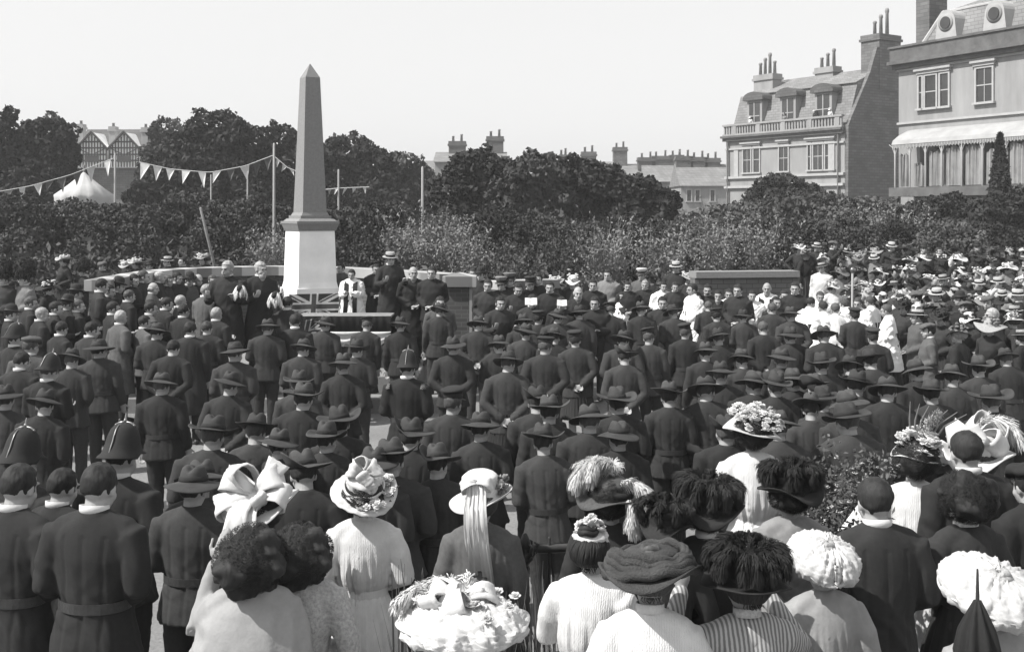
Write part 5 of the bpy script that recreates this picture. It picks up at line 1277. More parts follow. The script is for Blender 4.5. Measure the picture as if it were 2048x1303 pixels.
for i, (px, py, k) in enumerate(sorted(LEFT)):
    hh = rp.uniform(.97, 1.03); loc = spot(px, py, (1.74 if k in 'sgb' else 1.84) * hh); loc, hh = wall_limit(loc, px, py, (1.74 if k in 'sgb' else 1.84) * hh, hh); rz = face_to(loc, MON, .9) + rp.uniform(-.3, .3)
    lab = f"{WORD[k][0]} in dark, {ORD[i]} from left in crowd left of obelisk"
    if k == 'w': person(lab, 'woman', loc, rz, 'f', 1.02, 'clasp', .0, .3, ('bodice', BLACK), ('long', BLACK), 'wideb', BLACK, (0, .1), ('updo', HAIRD), trim=WHITE, group='crowd left of the obelisk')
    else:
        person(lab, WORD[k][1], loc, rz, 'm', hh, rp.choice(['clasp', 'down', 'book']), rp.choice([.12, .24]), rp.choice([0, .3, -.3, -.3]), (rp.choice(['lounge', 'frock']), rp.choice([BLACK, NAVY, BLACK, TWEED])), ('trousers', BLACK),
               {'c': 'flatcap', 'o': 'bowler', 'k': 'helmet'}.get(k), None, (0, 0), (('bald' if k == 'b' else 'short'), HAIRG if k in 'gb' else rp.choice([HAIRD, HAIRD, HAIRB])), collar=WHITE, group='crowd left of the obelisk')
# heads behind the white wall
BACK = [(48, 500, 'bonnet'), (165, 512, 'bonnet'), (8, 520, 'bonnet'), (128, 508, 'widea'), (250, 518, 'widec'), (272, 514, 'widea'), (335, 510, 'boater'), (405, 505, 'widea'), (12, 560, 'bowler'), (205, 520, 'flatcap'), (365, 512, None), (300, 516, 'bowler')]
BW = {'bonnet': 'man in a tall dark feather bonnet', 'widea': 'woman in a pale broad hat', 'widec': 'woman in a pale close hat', 'boater': 'man in a straw boater', 'bowler': 'man in a bowler', 'flatcap': 'man in a tweed cap', None: 'bareheaded young man'}
for i, (px, py, hk) in enumerate(sorted(BACK, key=lambda t: t[0])):
    near = hk == 'bonnet'; d = 24.0 if near and px < 60 else 26.8
    loc = spot(px, py, 1.8, d); top = HC - (py - HOR) / FPX * d; f = 'f' if hk and hk.startswith('wide') else 'm'
    hgt = {'bonnet': .38 - .055, 'widea': .09, 'widec': .12, 'boater': .085, 'bowler': .13, 'flatcap': .08, None: .055}[hk]; base = 1.69 if f == 'm' else 1.69 * .945
    s_ = max(.8, min(1.12, (top - loc.z - hgt) / base))
    person(f"{BW[hk]}, {ORD[i]} from left behind the curved white wall", 'man' if f == 'm' else 'woman', loc, math.pi * .9 + rp.uniform(-.5, .5), f, s_, 'clasp', 0, 0, (('bodice' if f == 'f' else 'lounge'), rp.choice([BLACK, NAVY, GREYC])), ('long' if f == 'f' else 'trousers', BLACK), hk, {'widea': STRAW, 'widec': STRAW}.get(hk), (0, rp.uniform(-.1, .1)), ('updo' if f == 'f' else 'short', HAIRD), collar=WHITE if f == 'm' else None, group='people behind the curved wall', trim=None)

# officials and clergy, most of them facing the crowd
def official(label, px, py, d=None, hk=None, coat=('frock', BLACK), legs=('trousers', BLACK), pose='clasp', hairk=('short', HAIRD), bk=None, rz=None, cat='man', sex='m', zadd=0, h=1.0, collar=WHITE, hatm=None, tilt=(0, 0), pitch=.12, yaw=0, trim=None, extra=0, grp='officials and clergy along the wall', ex=None):
    hatH = {None: 0.0, 'boater': .035, 'bowler': .08, 'tophat': .115, 'cap': .05, 'widea': .04, 'wideb': .05, 'widec': .06, 'flatcap': .03, 'bonnet': .3, 'helmet': .13}[hk]; top = (1.74 * (1 if sex == 'm' else .945)) * h + hatH
    if d is None: loc = spot(px, py, top); loc, h = wall_limit(loc, px, py, top, h)
    else:
        loc = spot(px, py, top, d); want = HC - (py - HOR) / FPX * d - loc.z - zadd; hs = max(.8, min(1.12, (want - hatH) / (top - hatH))); h *= hs; loc.z += zadd
    if rz is None: rz = math.pi + face_to(Vector((-loc.x, -loc.y, 0)) + Vector((0, 30, 0)), Vector((0, 30, 0)), .0) + math.atan2(loc.x, loc.y) * -1 + rp.uniform(-.35, .35)
    return person(label, cat, loc, rz, sex, h, pose, pitch, yaw, coat, legs, hk, hatm, tilt, hairk, bk, collar, None, grp, trim=trim, extra=ex)
official('tall grey haired official in black left of obelisk, holding a white plumed hat', 456, 512, 18.4, None, ('frock', BLACK), pose='hold', hairk=('short', HAIRG), bk=('moustache', HAIRG), zadd=DZ / 2 + .02, cat='official', yaw=-.3, h=1.04)
official('second tall official in black beside the obelisk pedestal, also holding a white plume', 520, 520, 18.6, None, ('frock', NAVY), pose='hold', hairk=('short', HAIRG), bk=('beard', HAIRG), zadd=DZ / 2 + .02, cat='official', yaw=.3, h=1.04)
official('clergyman in white surplice with broad dark scarf beside the pedestal', 704, 540, 19.95, None, ('surplice', SURP), ('cassock', BLACK), 'book', ('short', HAIRD), zadd=DZ, cat='clergyman', pitch=.24, ex='scarf')
official('man in grey coat half hidden between the pedestal and the white robed clergyman', 683, 524, 21.0, None, ('lounge', TWEED), zadd=DZ, rz=math.pi - .6)
official('thin man in dark coat with a staff, just right of the white robed clergyman', 752, 526, 20.6, None, ('frock', NAVY), zadd=DZ)
official('tall man in black under a straw hat, right of the obelisk', 780, 500, 19.9, 'boater', ('frock', BLACK), pose='hold', zadd=DZ, h=1.05)
official('bald old man in black before the white wall', 826, 530, 19.8, None, ('frock', BLACK), hairk=('bald', HAIRG), bk=('beard', HAIRG), zadd=DZ / 2)
official('young man in dark suit against the white wall near the pier', 864, 530, 19.6, None, ('lounge', BLACK), zadd=DZ / 2)
official('man in dark suit seated low before the brick pier', 880, 590, 18.6, None, ('lounge', TWEED), h=.95)
OFF = [(945, 540, 'dark bearded man standing just right of the brick pier', {'bk': ('beard', HAIRD)}), (962, 514, 'man in a bowler behind the brick pier', {'hk': 'bowler', 'd': 25.5}), (976, 556, 'fair moustached bandsman right of the brick pier', {'bk': ('moustache', HAIRG), 'coat': ('tunic', NAVY)}),
 (1020, 540, 'bandsman before the short white wall, pale cap', {'hk': 'cap', 'coat': ('tunic', NAVY), 'hatm': GREYC}), (1036, 562, 'bandsman bending over his pale instrument', {'coat': ('tunic', NAVY), 'pose': 'hold', 'pitch': .36}), (1076, 543, 'clean shaven man at the right end of the short white wall', {}),
 (1064, 585, 'bandsman with white sheet of music, head down', {'coat': ('tunic', NAVY), 'pose': 'book', 'pitch': .36}), (1110, 494, 'woman in black under a straw hat behind the short wall', {'sex': 'f', 'hk': 'widea', 'd': 25, 'coat': ('bodice', BLACK), 'legs': ('long', BLACK), 'cat': 'woman', 'hairk': ('updo', HAIRD)}),
 (1146, 505, 'woman in black with a white flowered hat behind the short wall', {'sex': 'f', 'hk': 'widec', 'd': 25, 'coat': ('bodice', BLACK), 'legs': ('long', BLACK), 'cat': 'woman', 'hatm': WHITE, 'hairk': ('updo', HAIRD)}),
 (1124, 590, 'official in black reading from a white paper', {'pose': 'book', 'pitch': .36}), (1156, 570, 'bald white bearded old gentleman at the front of the officials', {'hairk': ('bald', HAIRG), 'bk': ('beard', HAIRG), 'h': 1.0}), (1186, 556, 'stout man in black behind the bald old gentleman', {}),
 (1216, 503, 'young man with bare head raised above the officials', {'d': 25.5, 'coat': ('lounge', GREYC)}), (1284, 495, 'man in a white topped cap raised above the officials', {'hk': 'cap', 'd': 25.5, 'hatm': WHITE, 'coat': ('lounge', TWEED)}), (1216, 552, 'bald man in black looking down, second row of officials', {'hairk': ('bald', HAIRG)}),
 (1255, 546, 'man with dark moustache and light waistcoat among the officials', {'bk': ('moustache', HAIRD)}), (1290, 558, 'white haired man in black at the centre of the officials', {'hairk': ('short', HAIRG)}), (1244, 582, 'boy chorister in white between two dark officials', {'coat': ('surplice', SURP), 'legs': ('cassock', BLACK), 'h': .86, 'cat': 'chorister'}),
 (1326, 550, 'man in white surplice right of the white haired official', {'coat': ('surplice', SURP), 'legs': ('cassock', BLACK), 'cat': 'chorister'}), (1350, 562, 'broad man in dark uniform before the white surplices', {'coat': ('tunic', NAVY)}), (1386, 540, 'clergyman in full white surplice turned sideways at the left end of the dark parapet', {'coat': ('surplice', SURP), 'legs': ('cassock', BLACK), 'cat': 'clergyman', 'rz': 1.9}),
 (1376, 506, 'woman in a pale flowered hat just above the left end of the dark parapet', {'sex': 'f', 'hk': 'widea', 'd': 25.5, 'coat': ('bodice', BLACK), 'legs': ('long', BLACK), 'cat': 'woman', 'hairk': ('updo', HAIRD)}), (1352, 512, 'man in a straw boater at the left of the woman above the parapet', {'hk': 'boater', 'd': 26}), (1396, 574, 'dark haired boy in black before the dark parapet', {'h': .9}),
 (1458, 575, 'chorister in white before the middle of the dark parapet', {'coat': ('surplice', SURP), 'legs': ('cassock', BLACK), 'cat': 'chorister'}), (1476, 566, 'bareheaded man behind the chorister at the parapet', {'d': 22}), (1504, 578, 'fair young chorister left of the white bearded priest', {'coat': ('surplice', SURP), 'legs': ('cassock', BLACK), 'cat': 'chorister'}),
 (1534, 554, 'white bearded bald priest in surplice with black scarf', {'coat': ('surplice', SURP), 'legs': ('cassock', BLACK), 'hairk': ('bald', HAIRG), 'bk': ('beard', HAIRG), 'cat': 'clergyman', 'ex': 'scarf'}), (1568, 578, 'young chorister right of the white bearded priest', {'coat': ('surplice', SURP), 'legs': ('cassock', BLACK), 'cat': 'chorister'}), (1590, 560, 'clean shaven man in black at the right end of the dark parapet', {'d': 21.8}),
 (1415, 566, 'dark moustached man at the left part of the dark parapet', {'bk': ('moustache', HAIRD)}), (1436, 578, 'grey bearded man in front of the dark parapet', {'bk': ('beard', HAIRG)}), (1552, 590, 'tall thin man before the right part of the parapet', {}), (1100, 560, 'man with grey moustache behind the reading official', {'bk': ('moustache', HAIRG)}), (1060, 548, 'bandsman in dark cap against the white coping', {'hk': 'cap', 'hatm': NAVY, 'coat': ('tunic', NAVY)}), (1003, 548, 'bandsman with pale cap at the left end of the short wall', {'hk': 'cap', 'hatm': GREYC, 'coat': ('tunic', NAVY)}), (1325, 590, 'man in black with folded arms before the surplices', {'pose': 'cross'}), (1190, 590, 'dark haired official holding a white book', {'pose': 'book'}), (1000, 590, 'bandsman with cap off in front of the short wall', {'coat': ('tunic', NAVY), 'pose': 'hold'})]
for px, py, lab, kw in OFF: official(lab, px, py, **kw)
# choir turned away, before the bank crowd
for px, py, lab, rz in ((1620, 592, 'leftmost chorister of the group in long white surplices, book held out', -.9), (1648, 600, 'chorister in white seen from behind, second of the surpliced group', .4), (1672, 604, 'chorister with dark hair bending his head, middle of the surpliced group', .2), (1692, 596, 'chorister in white with a dark stole, face turned left', .9),
                        (1716, 592, 'tall chorister at the back of the surpliced group', 2.6), (1742, 590, 'broad chorister in billowing white sleeves', .7), (1776, 606, 'rightmost chorister, full length white surplice in profile', 1.2), (1640, 580, 'chorister facing the camera behind the surpliced group', 3.0)):
    official(lab, px, py, None, None, ('surplice', SURP), ('cassock', BLACK), rp.choice(['book', 'clasp']), ('short', rp.choice([HAIRD, HAIRB])), rz=rz, cat='chorister', h=.97, grp='choir in white surplices', pitch=.24)

# the packed crowd on the bank at the right
ROWN = ['topmost bank row', 'second bank row', 'third bank row', 'fourth bank row', 'fifth bank row', 'sixth bank row', 'dark front row']
ROWD = [(30.2, 1590, 2060, 33), (28.3, 1606, 2060, 32), (26.6, 1640, 2060, 32), (25.0, 1655, 2060, 33), (23.3, 1700, 2060, 34), (21.6, 1795, 2060, 37), (19.8, 1800, 2060, 42), (18.0, 1830, 2070, 50), (16.2, 1850, 2070, 58)]
ROWN += ['row before dark front', 'nearest right edge row']
HK = [('widea', 'f', 'pale broad hat'), ('wideb', 'f', 'very wide hat'), ('widec', 'f', 'high crowned hat'), ('boater', 'm', 'straw boater'), ('bowler', 'm', 'bowler'), ('flatcap', 'm', 'cloth cap'), ('boater', 'f', 'straw sailor hat'), (None, 'm', 'bare head')]
used = set()
for r, (d, x0, x1, st) in enumerate(ROWD):
    px = x0 + rp.uniform(0, 12); i = 0
    while px < x1:
        dd = d + rp.uniform(-.35, .35); loc = spot(px, 0, 1.7, dd)
        hk, sex, hw = rp.choice(HK[:4] + HK[:3] + HK[6:7] if 0 < r < 5 else HK)
        dark = rp.random() < (.42 if hk in ('widea', 'widec', 'wideb') and r < 5 else .6)
        hm_ = None
        if hk and hk.startswith('wide'): hm_ = rp.choice([BLACK, NAVY]) if dark else rp.choice([STRAW, WHITE, CREAM, GREYC])
        cm = rp.choice([BLACK, NAVY, BLACK, TWEED]) if rp.random() < (.85 if r in (0, 5, 6, 7, 8) else .68) else rp.choice([WHITE, GREYC, WHITE])
        tone = 'black' if cm in (BLACK, NAVY) else 'grey' if cm in (TWEED, GREYC) else 'white'
        ht = '' if hm_ is None else ('dark ' if hm_ in (BLACK, NAVY) else 'white ' if hm_ in (WHITE, CREAM) else 'grey ' if hm_ is GREYC else 'straw ')
        hw2 = hw.replace('pale ', '') if hk == 'widea' else hw
        lab = f"{'woman' if sex == 'f' else 'man'} in {tone} with {ht}{hw2}, {ORD[i]} from left in {ROWN[r]}"
        person(lab, 'woman' if sex == 'f' else 'man', loc, face_to(loc, MON, 1) + math.pi * 0 + rp.uniform(-.5, .9) + (.9 if r < 5 else 0), sex, rp.uniform(.95, 1.04), rp.choice(['clasp', 'down', 'hip', 'lift']) if r < 5 else 'clasp', .0 if rp.random() < .6 else .12, rp.choice([0, .3]),
               ('bodice' if sex == 'f' else 'lounge', cm), ('long' if sex == 'f' else 'trousers', BLACK if sex == 'm' else cm), hk, hm_, (rp.uniform(-.12, .12), rp.uniform(-.2, .2)), ('updo' if sex == 'f' else 'short', rp.choice([HAIRD, HAIRD, HAIRB, HAIRG])), collar=WHITE if sex == 'm' else None, group='crowd packed on the bank at right', trim=rp.choice([WHITE, BLACK, BLACK, GREYC, STRAW]) if hk and hk != 'boater' and sex == 'f' else None)
        px += st * rp.uniform(.8, 1.25); i += 1
# ------------------------------------------------------------------ things held, among the middle crowd
def plumed_hat(label, px, py, d):
    p = at(px, py, d); root = empty('plumed_hat', p); tag(root, label, 'hat', 'plumed hats held by the two tall officials')
    bm = BM(); ball(bm, (0, 0, .06), (.06, .19, .075), 20, 12); obj('felt', bm, BLACK, root, smooth=True)
    bm = BM(); g = random.Random(int(px))
    for i in range(70):
        a = g.uniform(0, 6.28); e = g.uniform(-.2, 1.5); q = Vector((math.cos(a) * math.cos(e), math.sin(a) * math.cos(e), math.sin(e))) * .1
        tube(bm, [Vector((0, -.03, .03)), q * .8 + Vector((0, -.05, .03)), q * 1.1 + Vector((0, -.07, -.05)), q * 1.05 + Vector((0, -.08, -.12))], [.012, .02, .018, .004], 5)
    obj('plume', bm, WHITE, root, smooth=True)
plumed_hat('white plumed cocked hat held by the first tall official', 482, 584, 18.05)
plumed_hat('white plumed cocked hat held by the official next to the pedestal', 551, 598, 18.2)
def sheet(label, px, py, d, w=.16, h=.12, tilt=.9):
    p = at(px, py, d); bm = BM(); n = 8; rows = []
    for i in range(n + 1):
        u = -w / 2 + w * i / n; zz = .012 * math.sin(abs(u) * 22)
        rows.append([bm.verts.new((u, y, zz + o)) for y, o in ((-h / 2, .002), (h / 2, .002), (h / 2, -.002), (-h / 2, -.002))])
    for a, b in zip(rows, rows[1:]):
        for k in range(4): bm.faces.new((a[k], a[(k + 1) % 4], b[(k + 1) % 4], b[k]))
    bm.faces.new(rows[0]); bm.faces.new(rows[-1]); bmesh.ops.transform(bm, matrix=Matrix.Rotation(tilt, 4, 'X'), verts=bm.verts)
    tag(obj('sheet_of_paper', bm, WHITE, None, p), label, 'paper')
sheet('white paper held by the reading official', 1124, 606, spot(1124, 590, 1.74).y - .35)
sheet('white sheet of music before the stooping bandsman', 1062, 603, spot(1064, 585, 1.74).y - .35, .2, .14)
sheet('white book page held up among the choir', 1690, 620, spot(1692, 596, 1.69).y - .33, .2, .16, .6)
def staff():
    d = 21.2; p = at(1703, 536, d); z0 = ground_z(p.x, p.y); root = empty('processional_staff', (p.x, p.y, z0)); tag(root, 'tall pale processional staff held upright among the white choir', 'staff')
    bm = BM(); tube(bm, [(0, 0, 0), (.02, 0, p.z - z0 - .08)], .022, 8); obj('shaft', bm, STUCCO2, root, smooth=True)
    bm = BM(); ball(bm, (.02, 0, p.z - z0 - .04), (.05, .05, .06), 12, 8); obj('finial', bm, METAL, root, smooth=True)
staff()
# people leaning out of the smaller hotel's windows and over its balustrade
hot = [o for o in SC.objects if o.name == 'hotel'][0]; hm4 = Matrix.Translation(hot.location) @ Matrix.Rotation(hot.rotation_euler.z, 4, 'Z')
for i, (u, y, zz, lab, cm, hk) in enumerate(((2.6, .28, 7.85, 'onlooker in white at the leftmost dormer of the smaller hotel', WHITE, 'widec'), (6.4, .28, 7.85, 'onlooker in grey at the middle dormer of the smaller hotel', GREYC, None), (9.6, .28, 7.85, 'onlooker in dark clothes at the right dormer of the smaller hotel', BLACK, 'widea'), (11.2, .2, 7.85, 'onlooker in white with white hat at the right dormer of the smaller hotel', WHITE, 'widec'))):
    if y < 0:
        sl_ = BM(); box(sl_, u - .55, u + .55, -.8, -.25, zz - .12, zz - .02); box(sl_, u - .5, u - .4, -.55, -.245, zz - .45, zz - .12); box(sl_, u + .4, u + .5, -.55, -.245, zz - .45, zz - .12); obj('window_ledge', sl_, STUCCO2, hot)
    loc = hm4 @ Vector((u, y, zz - (.2 if y > 0 else .02)))
    person(lab, 'onlooker', loc, hot.rotation_euler.z + math.pi, 'f', .95, 'clasp', .12, 0, ('bodice', cm), ('long', BLACK), hk, WHITE if hk else None, (0, 0), ('updo', HAIRD), group='onlookers at the smaller hotel')

# ------------------------------------------------------------------ ladies' hats of the foreground
def lady_hat(key, br, ch, cr=.095, brim=WHITE, wave=.03, tiltc=0., asym=(1.0, 1.08), folds=0, crown_fold=.006, side=0.):
    def warp(p):
        r = math.hypot(p.x, p.y); a = math.atan2(p.y, p.x); t = max(0, (r - cr) / max(.01, br - cr))
        if t > 0: p.z += t * t * wave * (math.sin(2 * a + key) + .5 * math.sin(3 * a + key * 2)) + t * t * side * math.cos(a) + t * folds * .02 * math.sin(17 * a)
        else: k = 1 + crown_fold / cr * (noise.noise(Vector((a * 2.2, p.z * 26, key))) + .6 * math.sin(p.z * 150 + 2 * math.sin(a + key))); p.x *= k; p.y *= k
        return Vector((p.x * asym[0], p.y * asym[1], p.z))
    m = 5; prof = [(0, ch), (cr * .4, ch), (cr * .7, ch - .006), (cr * .9, ch - .02)] + [(cr * (1 - .0 * i), ch - .03 - (ch - .045) * i / 8) for i in range(9)]
    prof += [(cr + (br - cr) * i / m, .003) for i in range(1, m)] + [(br, .0), (br - .002, -.006)] + [(cr + (br - cr) * i / m, -.006) for i in range(m - 1, 0, -1)] + [(cr * .95, .0), (cr * .9, ch * .6), (0, ch * .7)]
    bm = BM(); lathe(bm, prof, 64, warp); return to_mesh(bm, 'hat', brim)
def mk(bm, nm, m): return (nm, to_mesh(bm, nm, m, True))
def loop(bm, base, tip, w, bulge, seed, th=.003):
    base, tip = Vector(base), Vector(tip); d = tip - base; up = Vector(bulge); pts = []; ws = []; side = d.cross(up).normalized()
    for i in range(15):
        t = math.pi * 2 * i / 14; pts.append(base + d * (.5 - .5 * math.cos(t)) + up * math.sin(t) * (1 - .25 * math.cos(t))); ws.append(side * w * (.35 + .65 * (.5 - .5 * math.cos(t))))
    strip_mesh(bm, pts, ws, th, 0, 1.6, seed)
def tail(bm, pts, w0, w1, seed, jit=2.5):
    n = len(pts); strip_mesh(bm, pts, [Vector((w0 + (w1 - w0) * i / (n - 1), .01 * math.sin(i * 1.3 + seed), 0)) for i in range(n)], .003, 0, jit, seed)
def h_bow():
    out = [('hat', lady_hat(1.3, .215, .1, .1, WHITE, .03, side=.02))]
    bm = BM()
    for i, (b, t, w, u) in enumerate((((0, -.02, .08), (-.17, .0, .17), .15, (.0, -.075, .05)), ((0, -.02, .08), (.16, -.02, .16), .15, (0, -.075, .05)), ((-.02, -.03, .09), (-.08, -.04, .25), .13, (-.05, -.05, 0)), ((.03, -.03, .09), (.13, .04, .22), .13, (.03, -.06, .03)), ((0, -.06, .05), (-.2, -.13, .05), .13, (0, -.04, .05)), ((.02, -.06, .05), (.2, -.11, .07), .14, (0, -.03, .05)), ((0, -.09, .05), (.07, -.17, .09), .1, (0, -.02, .04)))): loop(bm, b, t, w, u, i + 3)
    out.append(mk(bm, 'bow', WHITE))
    bm = BM(); tail(bm, [(-.02, -.13, .09), (-.05, -.2, .05), (-.075, -.23, -.03), (-.085, -.235, -.12), (-.1, -.23, -.2), (-.115, -.235, -.27)], .11, .15, 4); tail(bm, [(.0, -.13, .08), (-.0, -.205, .03), (-.01, -.22, -.05), (-.02, -.215, -.12)], .1, .12, 8); out.append(mk(bm, 'ribbon', WHITE)); return out
def h_cream():
    out = [('hat', lady_hat(.4, .205, .135, .105, CREAM, .018, crown_fold=.012, folds=.25))]
    bm = BM(); loop(bm, (0, -.0, .13), (-.09, .01, .17), .11, (0, -.05, .03), 1); loop(bm, (.02, 0, .13), (.09, -.01, .2), .12, (0, -.05, .03), 2); loop(bm, (0, -.03, .12), (.01, -.09, .16), .1, (.03, 0, .03), 5); loop(bm, (0, .02, .13), (-.02, .09, .17), .11, (.04, 0, .03), 6)
    for k in range(3): tube(bm, [(.112 * math.cos(t) * (1 + .04 * k), .12 * math.sin(t) * (1 + .04 * k), .014 + .017 * k + .006 * math.sin(4 * t + k)) for t in np.linspace(0, 6.28, 40)], .011, 7, .7)
    tail(bm, [(-.05, -.115, .045), (-.02, -.15, .03), (.0, -.185, .01)], .1, .05, 3, 1); out.append(mk(bm, 'bow', CREAM))
    g = random.Random(4); bm = BM(); flowers(bm, [(math.cos(a) * r, math.sin(a) * r * 1.05, .022 + g.uniform(0, .02)) for a, r in ((g.uniform(-1.5, .75), g.uniform(.13, .2)) for _ in range(20))], .026, 2); out.append(mk(bm, 'flower_trimming', WHITE))
    bm = BM()
    for i in range(60):
        a = g.uniform(-1.6, .8); r = g.uniform(.12, .2); p = Vector((math.cos(a) * r, math.sin(a) * r, .012)); q = p + Vector((g.uniform(-.03, .03), g.uniform(-.03, .03), g.uniform(.0, .02))); tube(bm, [p, p.lerp(q, .5) + Vector((0, 0, .008)), q], [.003, .008, .001], 5, .4)
    out.append(mk(bm, 'leaves', mat('silk leaves', .12, .8, .3, 30))); return out
def h_ribbon():
    out = [('hat', lady_hat(2.2, .18, .155, .1, WHITE, .012, side=.045, crown_fold=.004, asym=(1.08, 1.08)))]
    bm = BM()
    for i, (x, L, w) in enumerate(((-.04, .36, .05), (-.012, .33, .045), (.018, .37, .045), (.04, .44, .04), (-.06, .30, .035))):
        tail(bm, [(x * .8, -.105, .12), (x * .9, -.125, .06), (x, -.2, .0), (x * 1.05, -.215, -.1), (x * 1.05, -.2, -.2), (x * 1.1 + .005 * i, -.19, -.05 - L)], w * .8, w, i + 2, 1.6)
    loop(bm, (0, -.1, .12), (-.1, -.1, .09), .07, (0, -.03, .03), 9); loop(bm, (0, -.1, .12), (.09, -.1, .1), .07, (0, -.03, .03), 10); out.append(mk(bm, 'ribbon', WHITE))
    bm = BM(); g = random.Random(2); flowers(bm, [(.105 + g.uniform(0, .05), g.uniform(-.06, .06), .03 + g.uniform(0, .09)) for _ in range(14)], .026, 3); out.append(mk(bm, 'flower_trimming', GREYC)); return out
def h_flat():
    out = [('hat', lady_hat(.9, .25, .07, .12, CREAM, .02, asym=(1.08, .98)))]; g = random.Random(8)
    out.append(('tulle', to_mesh(crumple(.235, .09, 4, 10, .03, .016), 'tulle', CREAM))); bm = BM()
    for i in range(7): loop(bm, (g.uniform(-.05, .05), g.uniform(-.05, .05), .07), (g.uniform(-.16, .16), g.uniform(-.16, .16), .11), .1, (g.uniform(-.03, .03), g.uniform(-.03, .03), .04), i)
    out.append(mk(bm, 'bow', WHITE))
    bm = BM(); flowers(bm, [(math.cos(a) * r, math.sin(a) * r, .08 + g.uniform(0, .02)) for a, r in ((g.uniform(0, 6.28), g.uniform(.05, .22)) for _ in range(24))], .03, 5); out.append(mk(bm, 'flower_trimming', CREAM))
    bm = BM()
    bm = []
    for i in range(5): a = g.uniform(1.2, 2.8); plume(bm, [(math.cos(a) * .12, math.sin(a) * .12, .07), (math.cos(a) * .2, math.sin(a) * .2, .11), (math.cos(a + .4) * .27, math.sin(a + .4) * .27, .08)], .05, 60, i)
    out.append(plume_mesh(bm, WHITE)); return out
def h_wings():
    out = [('hat', lady_hat(3.1, .2, .1, .1, mat('dark plaited straw', .06, .7, .3, 60, .2, 200), .035))]; bm = []
    plume(bm, [(-.04, .04, .1), (-.1, .03, .16), (-.17, -.02, .14), (-.2, -.08, .06)], .075, 170, 1); plume(bm, [(-.02, .05, .1), (.0, .04, .16), (-.1, -.02, .18), (-.12, -.1, .11)], .07, 150, 2)
    out.append(plume_mesh(bm, WHITE)); bm = []; plume(bm, [(.05, -.05, .08), (.12, -.08, .11), (.2, -.1, .07), (.215, -.13, .0)], .05, 130, 3); plume(bm, [(.1, -.14, .03), (.13, -.19, -.02), (.13, -.21, -.08), (.16, -.2, -.14)], .05, 130, 4); out.append(plume_mesh(bm, WHITE))
    bm = BM(); tube(bm, [(.11 * math.cos(t), .118 * math.sin(t), .028 + .006 * math.sin(3 * t)) for t in np.linspace(0, 6.28, 40)], .02, 8); out.append(mk(bm, 'hat_band', KHAKI)); return out
def h_brown():
    br = mat('brown velvet', .04, .75, .35, 8, .5, 120); out = [('hat', lady_hat(1.9, .225, .1, .13, br, .03, crown_fold=.02))]; bm = BM()
    for k in range(5): tube(bm, [((.15 + .012 * k) * math.cos(t), (.155 + .012 * k) * math.sin(t), .075 - .016 * k + .014 * math.sin(2 * t + k) + .006 * math.sin(9 * t)) for t in np.linspace(0, 6.28, 60)], .022, 8, .7)
    out.append(mk(bm, 'drape', br)); return out
def h_black(seed, br=.2, n=7, m=BLACK, L=.2, w=.08):
    def f():
        out = [('hat', lady_hat(seed, br, .11, .105, BLACK, .04))]; bm = []; g = random.Random(seed * 13)
        for i in range(n):
            a = i * 6.28 / n + g.uniform(-.3, .3); c, s = math.cos(a), math.sin(a); plume(bm, [(c * .03, s * .03, .1), (c * .1, s * .1, .15), (c * .17, s * .17, .12), (c * (L + .02), s * (L + .02), .05)], w, 90, i + seed)
        out.append(plume_mesh(bm, m)); return out
    return f
def h_ruched(m=CREAM, seed=1, R_=.18, H=.115):
    def f():
        out = [('hat', lady_hat(seed, R_ * 1.05, .09, .1, m, .025))]
        out.append(('tulle', to_mesh(crumple(R_, H, seed, 12, .024, .012), 'tulle', m))); return out
    return f
def h_flowers(seed, w=.15, n=80, m=WHITE, r=.03, spray=False, hm_=CREAM):
    def f():
        out = [('hat', lady_hat(seed, w * 1.05, .08, .09, hm_, .03))]; g = random.Random(seed); bm = BM()
        P = [(math.cos(a) * q * w, math.sin(a) * q * w, .03 + .1 * math.sqrt(max(0, 1 - q * q)) + g.uniform(-.015, .02)) for a, q in ((g.uniform(0, 6.28), g.uniform(0, 1) ** .5) for _ in range(n))]
        flowers(bm, P, r, seed); out.append(mk(bm, 'flower_trimming', m))
        if spray:
            bm = BM()
            for i in range(7): x = -.05 + .02 * i; tube(bm, [(x, 0, .08), (x * 1.6, -.0, .2), (x * 2.6 + .03, -.01, .3)], [.004, .006, .002], 6)
            out.append(mk(bm, 'feather_spray', GREYC)); bm = []; plume(bm, [(0, 0, .1), (.02, 0, .2), (.07, 0, .28)], .05, 60, 3); out.append(plume_mesh(bm, WHITE))
        return out
    return f
def h_white(seed):
    def f():
        out = [('hat', lady_hat(seed, .2, .12, .11, WHITE, .05, crown_fold=.012))]; bm = BM()
        for i in range(6): a = i * 1.05 + seed; loop(bm, (0, 0, .1), (math.cos(a) * .17, math.sin(a) * .17, .13 + .03 * math.sin(i * 2)), .13, (-.05 * math.sin(a), .05 * math.cos(a), .04), i + seed)
        out.append(mk(bm, 'bow', WHITE)); bm = []; plume(bm, [(.0, .05, .12), (.1, .03, .2), (.2, 0, .16), (.24, -.06, .05)], .07, 120, seed); out.append(plume_mesh(bm, WHITE)); return out
    return f
GF = 'ladies and gentlemen of the foreground'
def front(label, cat, px, py, top, rz=0., d=None, group=GF, **kw):
    loc = spot(px, py, top, d)
    if d: kw['h'] = max(.88, min(1.13, (HC - (py - HOR) / FPX * d - loc.z) / top))
    return person(label, cat, loc, rz, group=group, fine=True, **kw)
LACE = mat('white embroidered lawn', .36, .85, .3, 60, .3, 90, .03)
PALE = mat('pale grey silk', .25, .6, .12, 12, .1, 70, .03)
STRIPE = stripes('striped blouse cotton', .36, .13, 16.0)
